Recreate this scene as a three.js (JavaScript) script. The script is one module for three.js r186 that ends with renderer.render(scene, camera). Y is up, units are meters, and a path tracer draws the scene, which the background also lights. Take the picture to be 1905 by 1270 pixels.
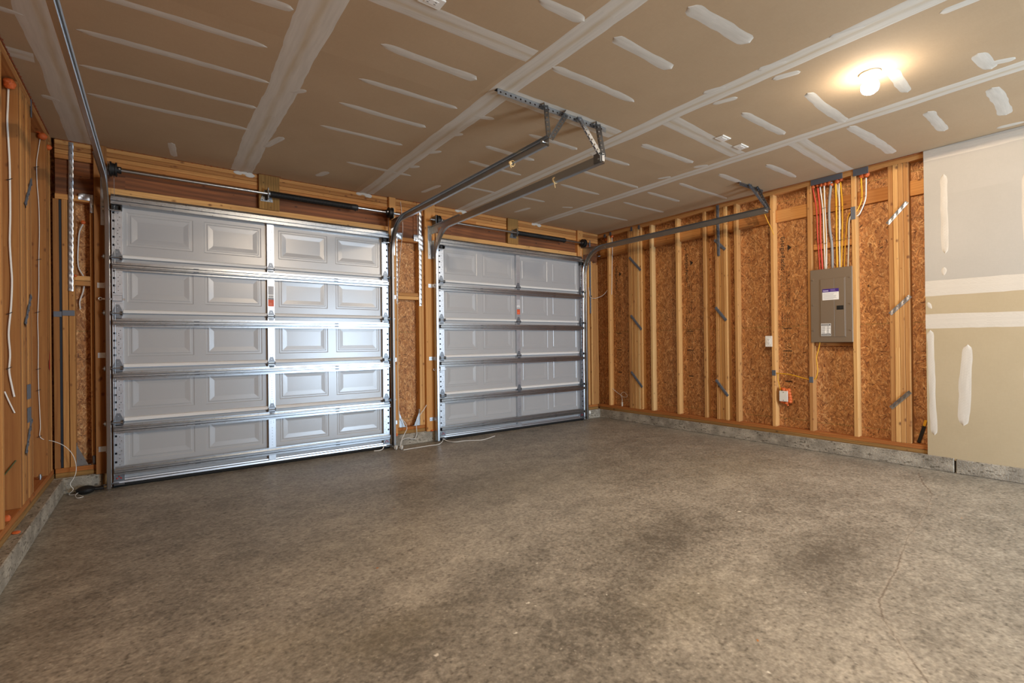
import * as THREE from 'three';
import { mergeGeometries } from 'three/addons/utils/BufferGeometryUtils.js';
import { RectAreaLightUniformsLib } from 'three/addons/lights/RectAreaLightUniformsLib.js';

// ------------------------------------------------------------------ camera, sky, lights, exposure
RectAreaLightUniformsLib.init();
const scene = new THREE.Scene();
scene.background = new THREE.Color(0.55, 0.72, 1.0);
const camera = new THREE.PerspectiveCamera(70.42, 1905 / 1270, 0.05, 60);
camera.position.set(0.668, 1.1785, 5.313);
camera.up.set(0.0076187, 0.99993, 0.00903936);
camera.lookAt(0.668 + 0.593067, 1.1785 + 0.00275982, 5.313 - 0.805148);
const renderer = new THREE.WebGLRenderer({ antialias: true });
renderer.toneMapping = THREE.LinearToneMapping;
renderer.toneMappingExposure = 1.0;
renderer.shadowMap.enabled = true;
const BULB = { color: [1.0, 0.80, 0.58], down: 7.4, up: 0.15, down2: 11 };           // the bare ceiling bulb (and an added second one): its opaque collar holds back most of what would go up
const ADDED_DAY = { color: [0.62, 0.80, 1.0], power: 46 };                // cool light from an unseen doorway added behind the camera

// ------------------------------------------------------------------ measures
const W = 6.277, H = 2.868, CURB = 0.128, SILL = 0.204, REAR = 8.5;

// ------------------------------------------------------------------ helpers
const rng = (s) => () => { s |= 0; s = (s + 0x6d2b79f5) | 0; let t = Math.imul(s ^ (s >>> 15), 1 | s); t = (t + Math.imul(t ^ (t >>> 7), 61 | t)) ^ t; return ((t ^ (t >>> 14)) >>> 0) / 4294967296; };
const lerp = (a, b, t) => a + (b - a) * t, clamp = (x, a = 0, b = 1) => Math.min(b, Math.max(a, x));
const R = rng(77);
const hash = (x, y, s) => { let h = Math.imul(x, 374761393) + Math.imul(y, 668265263) + Math.imul(s, 1274126177); h = Math.imul(h ^ (h >>> 13), 1274126177); return ((h ^ (h >>> 16)) >>> 0) / 4294967296; };
function noise(x, y, s = 0) {
  const ix = Math.floor(x), iy = Math.floor(y); let fx = x - ix, fy = y - iy;
  fx = fx * fx * (3 - 2 * fx); fy = fy * fy * (3 - 2 * fy);
  return lerp(lerp(hash(ix, iy, s), hash(ix + 1, iy, s), fx), lerp(hash(ix, iy + 1, s), hash(ix + 1, iy + 1, s), fx), fy);
}
const fbm = (x, y, s, o = 4) => { let v = 0, a = 0.5, t = 0; for (let i = 0; i < o; i++) { v += a * noise(x, y, s + i); t += a; a *= 0.5; x *= 2.03; y *= 2.03; } return v / t; };

class GB {                                        // collects triangles: position, normal, uv
  constructor() { this.p = []; this.n = []; this.u = []; }
  tri(a, b, c, ua = [0, 0], ub = [0, 0], uc = [0, 0], na, nb, nc) {
    if (!na) {
      const x1 = b[0] - a[0], y1 = b[1] - a[1], z1 = b[2] - a[2], x2 = c[0] - a[0], y2 = c[1] - a[1], z2 = c[2] - a[2];
      let n = [y1 * z2 - z1 * y2, z1 * x2 - x1 * z2, x1 * y2 - y1 * x2]; const l = Math.hypot(...n) || 1; n = n.map((v) => v / l); na = nb = nc = n;
    }
    this.p.push(...a, ...b, ...c); this.n.push(...na, ...nb, ...nc); this.u.push(...ua, ...ub, ...uc);
  }
  quad(a, b, c, d, ua, ub, uc, ud, na, nb, nc, nd) { this.tri(a, b, c, ua, ub, uc, na, nb, nc); this.tri(a, c, d, ua, uc, ud, na, nc, nd); }
  geo() {
    const g = new THREE.BufferGeometry();
    g.setAttribute('position', new THREE.Float32BufferAttribute(this.p, 3)); g.setAttribute('normal', new THREE.Float32BufferAttribute(this.n, 3)); g.setAttribute('uv', new THREE.Float32BufferAttribute(this.u, 2));
    return g;
  }
}
// chamfered box from corner to corner; uv in metres with u along the grain axis
function box(lo, hi, o = {}) {
  const b = o.into ?? new GB(), c = Math.min(o.c ?? 0.0025, ...[0, 1, 2].map((i) => (hi[i] - lo[i]) * 0.3)), g = o.grain ?? 1, uo = o.uo ?? 0, vo = o.vo ?? 0;
  const mid = [0, 1, 2].map((i) => (lo[i] + hi[i]) / 2);
  const uv = (p, ax) => { const r = [0, 1, 2].filter((i) => i !== ax); if (g === ax) return [p[r[0]] * 0.2 + uo, p[r[1]] + vo]; const oth = r.find((i) => i !== g); return [p[g] + uo, p[oth] + vo]; };
  const put = (pts, ax) => {
    for (let k = 1; k < pts.length - 1; k++) {
      let [p, q, r] = [pts[0], pts[k], pts[k + 1]];
      const x = [0, 1, 2].map((i) => q[i] - p[i]), y = [0, 1, 2].map((i) => r[i] - p[i]);
      const n = [x[1] * y[2] - x[2] * y[1], x[2] * y[0] - x[0] * y[2], x[0] * y[1] - x[1] * y[0]];
      const d = [0, 1, 2].reduce((s, i) => s + n[i] * ((p[i] + q[i] + r[i]) / 3 - mid[i]), 0);
      if (d < 0) [q, r] = [r, q];
      b.tri(p, q, r, uv(p, ax), uv(q, ax), uv(r, ax));
    }
  };
  const v = (ax, s, e) => { const p = []; for (let i = 0; i < 3; i++) p[i] = i === ax ? (s[i] > 0 ? hi[i] : lo[i]) : s[i] > 0 ? hi[i] - c : lo[i] + c; return p; };
  for (let ax = 0; ax < 3; ax++) {
    const [i, j] = [0, 1, 2].filter((k) => k !== ax);
    for (const s of [-1, 1]) put([[-1, -1], [1, -1], [1, 1], [-1, 1]].map(([a, e]) => { const t = []; t[ax] = s; t[i] = a; t[j] = e; return v(ax, t); }), ax);
    if (c > 0) for (const a of [-1, 1]) for (const e of [-1, 1]) {      // edges that run along ax
      const t1 = []; t1[i] = a; t1[j] = e; const A = [], B = []; for (let k = 0; k < 3; k++) { A[k] = t1[k]; B[k] = t1[k]; }
      A[ax] = -1; B[ax] = 1;
      put([v(i, A), v(i, B), v(j, B), v(j, A)], i);
    }
  }
  if (c > 0) for (const x of [-1, 1]) for (const y of [-1, 1]) for (const z of [-1, 1]) put([v(0, [x, y, z]), v(1, [x, y, z]), v(2, [x, y, z])], 0);
  return o.into ? b : b.geo();
}
const flat = (g) => (g.index ? g.toNonIndexed() : g);
const merge = (list) => { list = list.map(flat); return list.length > 1 ? mergeGeometries(list) : list[0]; };
const at = (g, x, y, z, rx = 0, ry = 0, rz = 0) => { const c = g.clone(); c.applyMatrix4(new THREE.Matrix4().compose(new THREE.Vector3(x, y, z), new THREE.Quaternion().setFromEuler(new THREE.Euler(rx, ry, rz)), new THREE.Vector3(1, 1, 1))); return c; };
const cyl = (r, h, axis = 'y', seg = 20, r2 = r) => { const g = flat(new THREE.CylinderGeometry(r2, r, h, seg)); if (axis === 'x') g.rotateZ(Math.PI / 2); if (axis === 'z') g.rotateX(Math.PI / 2); return g; };
const V = (p) => new THREE.Vector3(...p);
const tube = (pts, r, seg, rad = 8) => flat(new THREE.TubeGeometry(new THREE.CatmullRomCurve3(pts.map(V), false, 'centripetal'), seg ?? pts.length * 6, r, rad));
const bar = (a, b, sx, sy) => { const va = V(a), vb = V(b), d = vb.clone().sub(va), g = flat(new THREE.BoxGeometry(sx, d.length(), sy)); const q = new THREE.Quaternion().setFromUnitVectors(new THREE.Vector3(0, 1, 0), d.clone().normalize()); g.applyMatrix4(new THREE.Matrix4().compose(va.add(vb).multiplyScalar(0.5), q, new THREE.Vector3(1, 1, 1))); return g; };
function prism(poly, lo, hi, axis = 0, uvs = 1) {             // closed outline extruded along x (axis 0: [y,z]), or y (1: [z,x]), or z (2: [x,y])
  const b = new GB(), P = (p, t) => (axis === 0 ? [t, p[0], p[1]] : axis === 1 ? [p[1], t, p[0]] : [p[0], p[1], t]);
  const ccw = THREE.ShapeUtils.area(poly.map((p) => new THREE.Vector2(...p))) > 0, q = ccw ? poly : poly.slice().reverse();
  let run = 0;
  for (let i = 0; i < q.length; i++) {
    const a = q[i], c = q[(i + 1) % q.length], l = Math.hypot(c[0] - a[0], c[1] - a[1]);
    b.quad(P(a, lo), P(c, lo), P(c, hi), P(a, hi), [lo * uvs, run], [lo * uvs, run + l], [hi * uvs, run + l], [hi * uvs, run]); run += l;
  }
  for (const t of THREE.ShapeUtils.triangulateShape(q.map((p) => new THREE.Vector2(...p)), [])) {
    const [x, y, z] = t.map((k) => q[k]);
    b.tri(P(x, hi), P(y, hi), P(z, hi), x, y, z); b.tri(P(x, lo), P(z, lo), P(y, lo), x, z, y);
  }
  return b.geo();
}
function plate(outline, holes, depth, bevel = 0) {             // flat plate with holes in x/y, thickness along z
  const s = new THREE.Shape(outline.map((p) => new THREE.Vector2(...p)));
  for (const h of holes) s.holes.push(new THREE.Path(h.map((p) => new THREE.Vector2(...p))));
  return flat(new THREE.ExtrudeGeometry(s, { depth, bevelEnabled: bevel > 0, bevelSize: bevel, bevelThickness: bevel, bevelSegments: 1, curveSegments: 6 }));
}
const rect = (x0, y0, x1, y1) => [[x0, y0], [x1, y0], [x1, y1], [x0, y1]];
const ngon = (x, y, r, n = 8) => Array.from({ length: n }, (_, i) => [x + r * Math.cos((i / n) * 2 * Math.PI), y + r * Math.sin((i / n) * 2 * Math.PI)]);

const counts = {};
const numbered = (n) => { const k = counts[n] = (counts[n] ?? -1) + 1; return k ? n + '_' + String(k).padStart(3, '0') : n; };
function thing(name, label, category, pos = [0, 0, 0], group) {
  const o = new THREE.Group(); o.name = numbered(name); o.position.set(...pos); o.userData = { label, category }; if (group) o.userData.group = group; scene.add(o); return o;
}
function structure(name, geometry, m) {
  const o = geometry ? new THREE.Mesh(geometry, m) : new THREE.Group(); o.name = name; o.userData = { kind: 'structure' }; if (geometry) o.castShadow = o.receiveShadow = true; scene.add(o); return o;
}
function part(parent, name, geometry, m, label) {
  const o = new THREE.Mesh(geometry, m); o.castShadow = o.receiveShadow = true;
  const n = parent.userData.names ??= {}; const k = n[name] = (n[name] ?? -1) + 1; o.name = k ? name + '_' + String(k).padStart(3, '0') : name;
  if (label) o.userData.label = label; parent.add(o); return o;
}
function only(name, label, category, geometry, m, group) {
  const o = new THREE.Mesh(geometry, m); o.castShadow = o.receiveShadow = true; o.name = numbered(name); o.userData = { label, category }; if (group) o.userData.group = group; scene.add(o); return o;
}

// ------------------------------------------------------------------ textures
const canvas = (w, h) => { const c = document.createElement('canvas'); c.width = w; c.height = h; return [c, c.getContext('2d')]; };
function texture(c, w, h, srgb = true) { const t = new THREE.CanvasTexture(c); if (srgb) t.colorSpace = THREE.SRGBColorSpace; t.wrapS = t.wrapT = THREE.RepeatWrapping; t.magFilter = THREE.LinearFilter; t.repeat.set(1 / w, 1 / h); return t; }
function paint(w, h, f) { const [c, x] = canvas(w, h), im = x.createImageData(w, h), d = im.data; for (let j = 0, k = 0; j < h; j++) for (let i = 0; i < w; i++, k += 4) { const v = f(i, j); d[k] = v[0]; d[k + 1] = v[1]; d[k + 2] = v[2]; d[k + 3] = 255; } x.putImageData(im, 0, 0); return [c, x]; }
const mix3 = (a, b, t) => [lerp(a[0], b[0], t), lerp(a[1], b[1], t), lerp(a[2], b[2], t)];

function woodTexture(seed, light, dark, knot, o = {}) {         // 2.4 m along the grain, 0.6 m across
  const r = rng(seed), w = 2048, h = 512, knots = [];
  for (let i = 0; i < (o.knots ?? 46); i++) knots.push([r() * w, r() * h, 4 + r() * 9, 0.4 + r() * 0.5]);
  const [c, x] = paint(w, h, (i, j) => {
    const warp = noise(i / 420, j / 70, seed) * 34 + noise(i / 150, j / 30, seed + 3) * 8;
    let t = 0.5 + 0.5 * Math.sin((j + warp) * (o.rings ?? 0.33) + noise(i / 700, j / 90, seed + 5) * 6);
    t = 0.32 * t + 0.38 * noise(i / 260, j / 2.2, seed + 7) + 0.22 * noise(i / 40, j / 1.2, seed + 9) + 0.3 * noise(i / 500, j / 60, seed + 11) - 0.12;
    return mix3(light, dark, clamp(t));
  });
  for (const [kx, ky, kr, ka] of knots) for (const [dx, dy] of [[0, 0], [w, 0], [-w, 0], [0, h], [0, -h]]) {
    const g = x.createRadialGradient(0, 0, 0, 0, 0, 1); g.addColorStop(0, `rgba(${knot.join(',')},${ka})`); g.addColorStop(0.45, `rgba(${knot.join(',')},${ka * 0.55})`); g.addColorStop(1, `rgba(${knot.join(',')},0)`);
    x.save(); x.translate(kx + dx, ky + dy); x.scale(kr * 1.5, kr); x.fillStyle = g; x.fillRect(-1, -1, 2, 2); x.restore();
  }
  return texture(c, 2.4, 0.6);
}
function osbTexture(seed, printed) {                            // one 1.22 x 2.44 m sheet
  const w = 1024, h = 2048, px = w / 1.22, r = rng(seed), [c, x] = canvas(w, h);
  x.fillStyle = 'rgb(164,112,66)'; x.fillRect(0, 0, w, h);
  const tones = [[200, 145, 88], [182, 124, 70], [164, 107, 58], [212, 160, 104], [144, 90, 48], [190, 132, 77], [170, 112, 60], [222, 176, 122], [118, 70, 37]];
  for (let i = 0; i < 19000; i++) {
    const late = i / 19000, l = (16 + r() * 62) * (late > 0.7 ? 0.8 : 1), b = 2.5 + r() * (late > 0.5 ? 7.5 : 14), t = tones[Math.floor(Math.pow(r(), 1.25) * tones.length)];
    const k = 0.88 + r() * 0.24; x.fillStyle = `rgba(${t.map((v) => Math.round(v * k)).join(',')},${0.35 + r() * 0.55})`;
    x.save(); x.translate(r() * w, r() * h); x.rotate(Math.PI / 2 + (r() - 0.5) * (r() < 0.6 ? 1.7 : 6.3));
    x.beginPath(); x.moveTo(-l / 2, -b * r() * 0.4); x.lineTo(-l * 0.3, -b / 2); x.lineTo(l * 0.38, -b * (0.3 + r() * 0.2)); x.lineTo(l / 2, b * (r() - 0.5)); x.lineTo(l * 0.3, b / 2); x.lineTo(-l * 0.4, b * (0.3 + r() * 0.2)); x.closePath(); x.fill();
    if (r() < 0.25) { x.strokeStyle = 'rgba(92,48,22,0.35)'; x.lineWidth = 0.8; x.stroke(); }
    x.restore();
  }
  for (let i = 0; i < 700; i++) { const l = 12 + r() * 46; x.save(); x.translate(r() * w, r() * h); x.rotate(r() * 6.3); x.strokeStyle = r() < 0.62 ? `rgba(236,192,132,${0.35 + r() * 0.5})` : `rgba(70,36,14,${0.3 + r() * 0.5})`; x.lineWidth = 1 + r() * 3; x.beginPath(); x.moveTo(-l / 2, 0); x.lineTo(l / 2, (r() - 0.5) * 5); x.stroke(); x.restore(); }
  for (let i = 0; i < 230; i++) { x.save(); x.translate(r() * w, r() * h); x.rotate(r() * 6.3); x.fillStyle = `rgba(${50 + r() * 30},${24 + r() * 14},10,${0.5 + r() * 0.4})`; x.beginPath(); x.ellipse(0, 0, 3 + r() * 16, 1 + r() * 3.5, 0, 0, 7); x.fill(); x.restore(); }
  const row = (y) => h - y * px;                               // height above the sheet's foot
  x.strokeStyle = 'rgba(74,92,34,0.55)'; x.lineWidth = 3;
  for (const y of [0.19, 1.22]) { x.beginPath(); x.moveTo(0, row(y) + 4); x.lineTo(w, row(y) - 3); x.stroke(); }
  if (printed) {
    const ink = 'rgba(30,22,16,0.92)'; x.save(); x.translate(0.935 * px, row(2.235)); x.rotate(Math.PI / 2); x.fillStyle = ink; x.textBaseline = 'middle';
    x.font = 'bold 50px sans-serif'; x.fillText('Georgia-Pacific', 0, 22, 0.38 * px);
    x.beginPath(); x.moveTo(0.1 * px, -22); x.lineTo(0.135 * px, -58); x.lineTo(0.17 * px, -22); x.fill();
    x.fillStyle = 'rgba(34,24,16,0.7)';
    const small = (x0, n, hgt, rows) => { for (let a = 0; a < rows; a++) for (let b = 0; b < n; b++) { const lw = 5 + r() * 8; if (r() < 0.86) { x.fillRect(x0 + b * 13, -40 + a * (hgt + 9), lw * 0.35, hgt); x.fillRect(x0 + b * 13, -40 + a * (hgt + 9) + hgt * (r() < 0.5 ? 0 : 0.5), lw, 3); } } };
    small(0.4 * px, 13, 15, 4); small(0.62 * px, 12, 20, 3); small(0.86 * px, 16, 13, 4); small(1.14 * px, 8, 26, 2); small(1.3 * px, 9, 18, 3);
    x.fillRect(1.03 * px, -52, 9, 78); x.fillRect(1.28 * px, -50, 12, 80); x.fillRect(1.62 * px, -46, 14, 60);
    x.globalAlpha = 0.55; x.fillRect(1.72 * px, -18, 0.42 * px, 4); x.fillRect(1.72 * px, 18, 0.42 * px, 4); x.globalAlpha = 1; x.restore();
  }
  return texture(c, 1.22, 2.44);
}
const TEX = {
  stud: woodTexture(11, [224, 186, 126], [189, 140, 85], [88, 52, 26]),
  stud2: woodTexture(29, [212, 171, 112], [172, 123, 71], [84, 46, 22], { rings: 0.21, knots: 60 }),
  beam: woodTexture(43, [146, 86, 44], [84, 47, 21], [44, 20, 8], { rings: 0.16, knots: 30 }),
  treated: woodTexture(61, [168, 126, 68], [114, 80, 36], [64, 42, 18], { rings: 0.28, knots: 30 }),
  osb: [osbTexture(5, true), osbTexture(9, true), osbTexture(13, false)],
};
// bare concrete slab, 6.6 x 5.6 m, laid out where the stains, the crack and the splashes are
const FX = -0.15, FZ = -0.25, FW = 6.6, FD = 5.6;
function floorTexture() {
  const w = 2048, h = 1738, px = w / FW;
  const dark = [[2.96, 1.77, 0.5, 0.22, 0.16], [2.35, 1.5, 0.4, 0.4, 0.12], [3.15, 3.55, 0.5, 0.3, 0.26], [2.5, 3.75, 0.45, 0.25, 0.14], [2.0, 3.3, 0.5, 0.2, 0.16], [3.75, 4.2, 0.55, 0.22, 0.2], [2.2, 3.95, 0.5, 0.25, 0.18], [1.2, 2.4, 0.5, 0.3, 0.1], [4.6, 1.6, 0.7, 0.3, 0.14], [3.4, 4.2, 0.4, 0.3, 0.12], [1.35, 3.45, 0.4, 0.25, 0.14], [0.9, 1.6, 0.5, 0.5, 0.08], [4.9, 4.35, 0.5, 0.14, 0.12], [1.9, 4.2, 0.6, 0.3, 0.14], [4.2, 2.6, 0.6, 0.25, 0.1]];
  const pale = [[1.705, 3.117, 0.2, 0.1, 0.3], [1.63, 3.25, 0.22, 0.1, 0.26], [3.3, 3.75, 0.5, 0.18, 0.2], [3.0, 3.95, 0.5, 0.15, 0.2], [4.3, 3.2, 0.6, 0.3, 0.12], [2.75, 4.6, 0.35, 0.25, 0.16], [1.6, 4.0, 0.4, 0.2, 0.1], [3.3, 2.6, 0.6, 0.35, 0.1], [2.1, 2.9, 0.4, 0.2, 0.12], [5.2, 3.4, 0.6, 0.4, 0.1], [2.3, 4.15, 0.3, 0.12, 0.16]];
  const ochre = [[1.4, 3.42, 0.3, 0.14, 0.3], [1.0, 3.2, 0.3, 0.16, 0.24], [2.6, 4.0, 0.35, 0.2, 0.18], [5.0, 2.9, 0.8, 0.5, 0.2], [3.2, 2.0, 0.8, 0.5, 0.16], [1.6, 2.5, 0.6, 0.4, 0.12]];
  const blot = (L, X, Z, wob) => { let s = 0; for (const [bx, bz, a, b, k] of L) { const dx = (X - bx) / a, dz = (Z - bz) / b, d = dx * dx + dz * dz; if (d < 4) s += k * Math.exp(-d * 1.1) * (0.45 + wob * 1.1); } return s; };
  const [c, x] = paint(w, h, (i, j) => {
    const X = FX + i / px, Z = FZ + j / px, wob = fbm(X * 9, Z * 9, 71, 4), big = fbm(X * 1.3, Z * 1.9, 21, 5), mid = fbm(X * 5.5, Z * 8, 33, 4), fine = noise(i / 1.6, j / 1.6, 5), fin2 = noise(i / 4, j / 3, 6), swirl = noise(X * 30 + wob * 9, Z * 34 - wob * 7, 8);
    const pit = fbm(X * 64 + wob * 3, Z * 76 - wob * 2, 44, 3), soft = fbm(X * 17 + wob * 2, Z * 21, 47, 3);
    let t = 0.52 + (big - 0.5) * 0.42 + (mid - 0.5) * 0.36 + (soft - 0.5) * 0.26 + (pit - 0.5) * 0.62 + (fine - 0.5) * 0.3 + (fin2 - 0.5) * 0.2;
    if (pit < 0.3) t -= (0.3 - pit) * 2.2 * (0.3 + wob);
    t += blot(pale, X, Z, wob) * 1.1 - blot(dark, X, Z, wob) * 1.3;
    let v = mix3([100, 94, 84], [188, 179, 163], clamp(t));
    const oc = blot(ochre, X, Z, wob); v = mix3(v, [156, 140, 104], clamp(oc * 0.7));
    if (fine > 0.94 && fin2 > 0.62) v = mix3(v, [226, 218, 202], 0.45);
    return v;
  });
  const r = rng(404), at2 = (X, Z) => [(X - FX) * px, (Z - FZ) * px];
  const line = (pts, col, lw, jit) => { x.strokeStyle = col; x.lineWidth = lw; x.beginPath(); let [a, b] = at2(...pts[0]); x.moveTo(a, b); for (let k = 1; k < pts.length; k++) { const [c2, d2] = at2(...pts[k]); for (let q = 1; q <= 14; q++) x.lineTo(lerp(a, c2, q / 14) + (r() - 0.5) * jit, lerp(b, d2, q / 14) + (r() - 0.5) * jit); a = c2; b = d2; } x.stroke(); };
  const crack = [[6.05, 4.0], [5.724, 4.102], [5.379, 4.245], [5.009, 4.306], [4.628, 4.357], [4.279, 4.382], [3.972, 4.432], [3.712, 4.479], [3.445, 4.511], [3.287, 4.529], [3.131, 4.586], [3.02, 4.656], [2.899, 4.739], [2.802, 4.803], [2.6, 4.95]];
  line(crack, 'rgba(190,178,158,0.22)', 7, 5); line(crack, 'rgba(66,54,44,0.28)', 1.3, 2.4); line(crack.slice(0, 3), 'rgba(72,58,46,0.3)', 4, 6); line(crack.slice(6, 11), 'rgba(66,54,44,0.3)', 1.6, 3); line(crack.slice(12), 'rgba(66,54,44,0.35)', 1.6, 3);
  for (let k = 0; k < 900; k++) { const [a, b] = at2(r() * 6.2, r() * 5.2); x.fillStyle = r() < 0.5 ? `rgba(58,46,36,${0.2 + r() * 0.4})` : `rgba(212,202,184,${0.15 + r() * 0.35})`; x.save(); x.translate(a, b); x.rotate(r() * 6); x.beginPath(); x.ellipse(0, 0, 0.6 + r() * 2.4, 0.5 + r() * 0.9, 0, 0, 7); x.fill(); x.restore(); }
  for (let k = 0; k < 150; k++) { const [a, b] = at2(0.6 + r() * 5, 0.8 + r() * 4.2); x.strokeStyle = `rgba(${r() < 0.5 ? '214,204,186' : '70,60,50'},${0.12 + r() * 0.25})`; x.lineWidth = 0.8 + r(); x.beginPath(); x.moveTo(a, b); x.quadraticCurveTo(a + (r() - 0.5) * 40, b + (r() - 0.5) * 24, a + (r() - 0.5) * 70, b + (r() - 0.5) * 40); x.stroke(); }
  const fleck = (X, Z, rad, col) => { const [a, b] = at2(X, Z); rad *= 0.55; x.fillStyle = col; for (let q = 0; q < 4; q++) { x.beginPath(); x.ellipse(a + (r() - 0.5) * rad * 1.6, b + (r() - 0.5) * rad, rad * (0.4 + r() * 0.6), rad * (0.3 + r() * 0.4), r() * 3, 0, 7); x.fill(); } };
  for (const [X, Z, k] of [[3.895, 3.55, 6], [2.017, 3.581, 5], [2.03, 3.62, 3], [1.836, 3.729, 4], [1.515, 3.658, 5], [2.41, 4.461, 4], [1.7, 2.6, 3], [1.705, 2.4, 3], [2.25, 3.1, 3], [2.3, 3.3, 3], [2.5, 3.4, 2.5], [2.35, 3.75, 3], [2.7, 4.0, 3], [3.1, 4.3, 3], [2.55, 4.2, 2.5], [5.515, 4.4, 3], [3.9, 3.52, 3], [1.2, 2.0, 2]]) fleck(X, Z, k, 'rgba(226,218,202,0.85)');
  for (const [X, Z, k] of [[1.6, 2.827, 3], [2.034, 2.011, 2.4], [2.562, 4.347, 3], [5.3, 3.9, 2.5], [4.9, 4.5, 2.5]]) fleck(X, Z, k, 'rgba(196,110,40,0.9)');
  for (const [X, Z, k] of [[0.95, 1.1, 4], [1.05, 1.35, 5], [1.35, 1.3, 4], [0.7, 0.9, 3], [1.5, 1.9, 3], [1.2, 2.3, 5], [0.5, 1.6, 3], [2.6, 2.5, 3], [4.5, 3.6, 3], [1.75, 0.55, 4], [1.9, 0.75, 3]]) fleck(X, Z, k, 'rgba(60,44,30,0.75)');
  return texture(c, 1, 1);
}
const concreteTex = texture(paint(768, 512, (i, j) => { const t = fbm(i / 40, j / 40, 81, 5) * 0.7 + noise(i / 2, j / 2, 4) * 0.3, p = noise(i / 14, j / 5, 87); return mix3(mix3([116, 108, 95], [190, 180, 162], clamp((t - 0.2) * 1.5)), [70, 62, 50], p > 0.83 ? 0.5 : 0); })[0], 1.5, 1);
const grainBump = texture(paint(512, 512, (i, j) => { const v = 255 * clamp(fbm(i / 9, j / 9, 91, 4) * 0.75 + noise(i / 2, j / 2, 95) * 0.25); return [v, v, v]; })[0], 0.5, 0.5, false);
const paper = (a, b, s) => texture(paint(1024, 1024, (i, j) => mix3(a, b, clamp(0.5 + (fbm(i / 170, j / 170, s, 4) - 0.5) * 1.0 + (noise(i / 2, j / 9, s + 5) - 0.5) * 0.16 + (noise(i / 9, j / 2, s + 6) - 0.5) * 0.16)))[0], 2.44, 2.44);
const mudTex = texture(paint(1024, 256, (i, j) => mix3([194, 184, 169], [214, 205, 191], clamp(0.15 + fbm(i / 90, j / 14, 101, 4) * 0.9 + (noise(i / 120, j / 3, 106) - 0.5) * 0.35)))[0], 1.2, 0.3);
const seamTex = texture(paint(1024, 128, (i, j) => { const y = j / 127, k = Math.exp(-Math.pow((y - 0.5 + (noise(i / 130, 0, 7) - 0.5) * 0.1) / 0.1, 2)) * (0.4 + 0.6 * noise(i / 60, j / 12, 111)); return mix3(mix3([194, 183, 167], [214, 204, 189], clamp(0.2 + fbm(i / 120, j / 8, 113, 4) * 0.85)), [186, 160, 122], k * 0.6); })[0], 1.6, 1);
const galvTex = texture(paint(512, 512, (i, j) => { const v = 186 + 40 * noise(i / 24, j / 24, 121) + 14 * noise(i / 6, j / 6, 125); return [v, v, v]; })[0], 0.3, 0.3, false);
const skinBump = texture(paint(512, 512, (i, j) => { const v = 255 * clamp(fbm(i / 26, j / 4, 131, 4)); return [v, v, v]; })[0], 0.25, 0.25, false);

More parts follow.
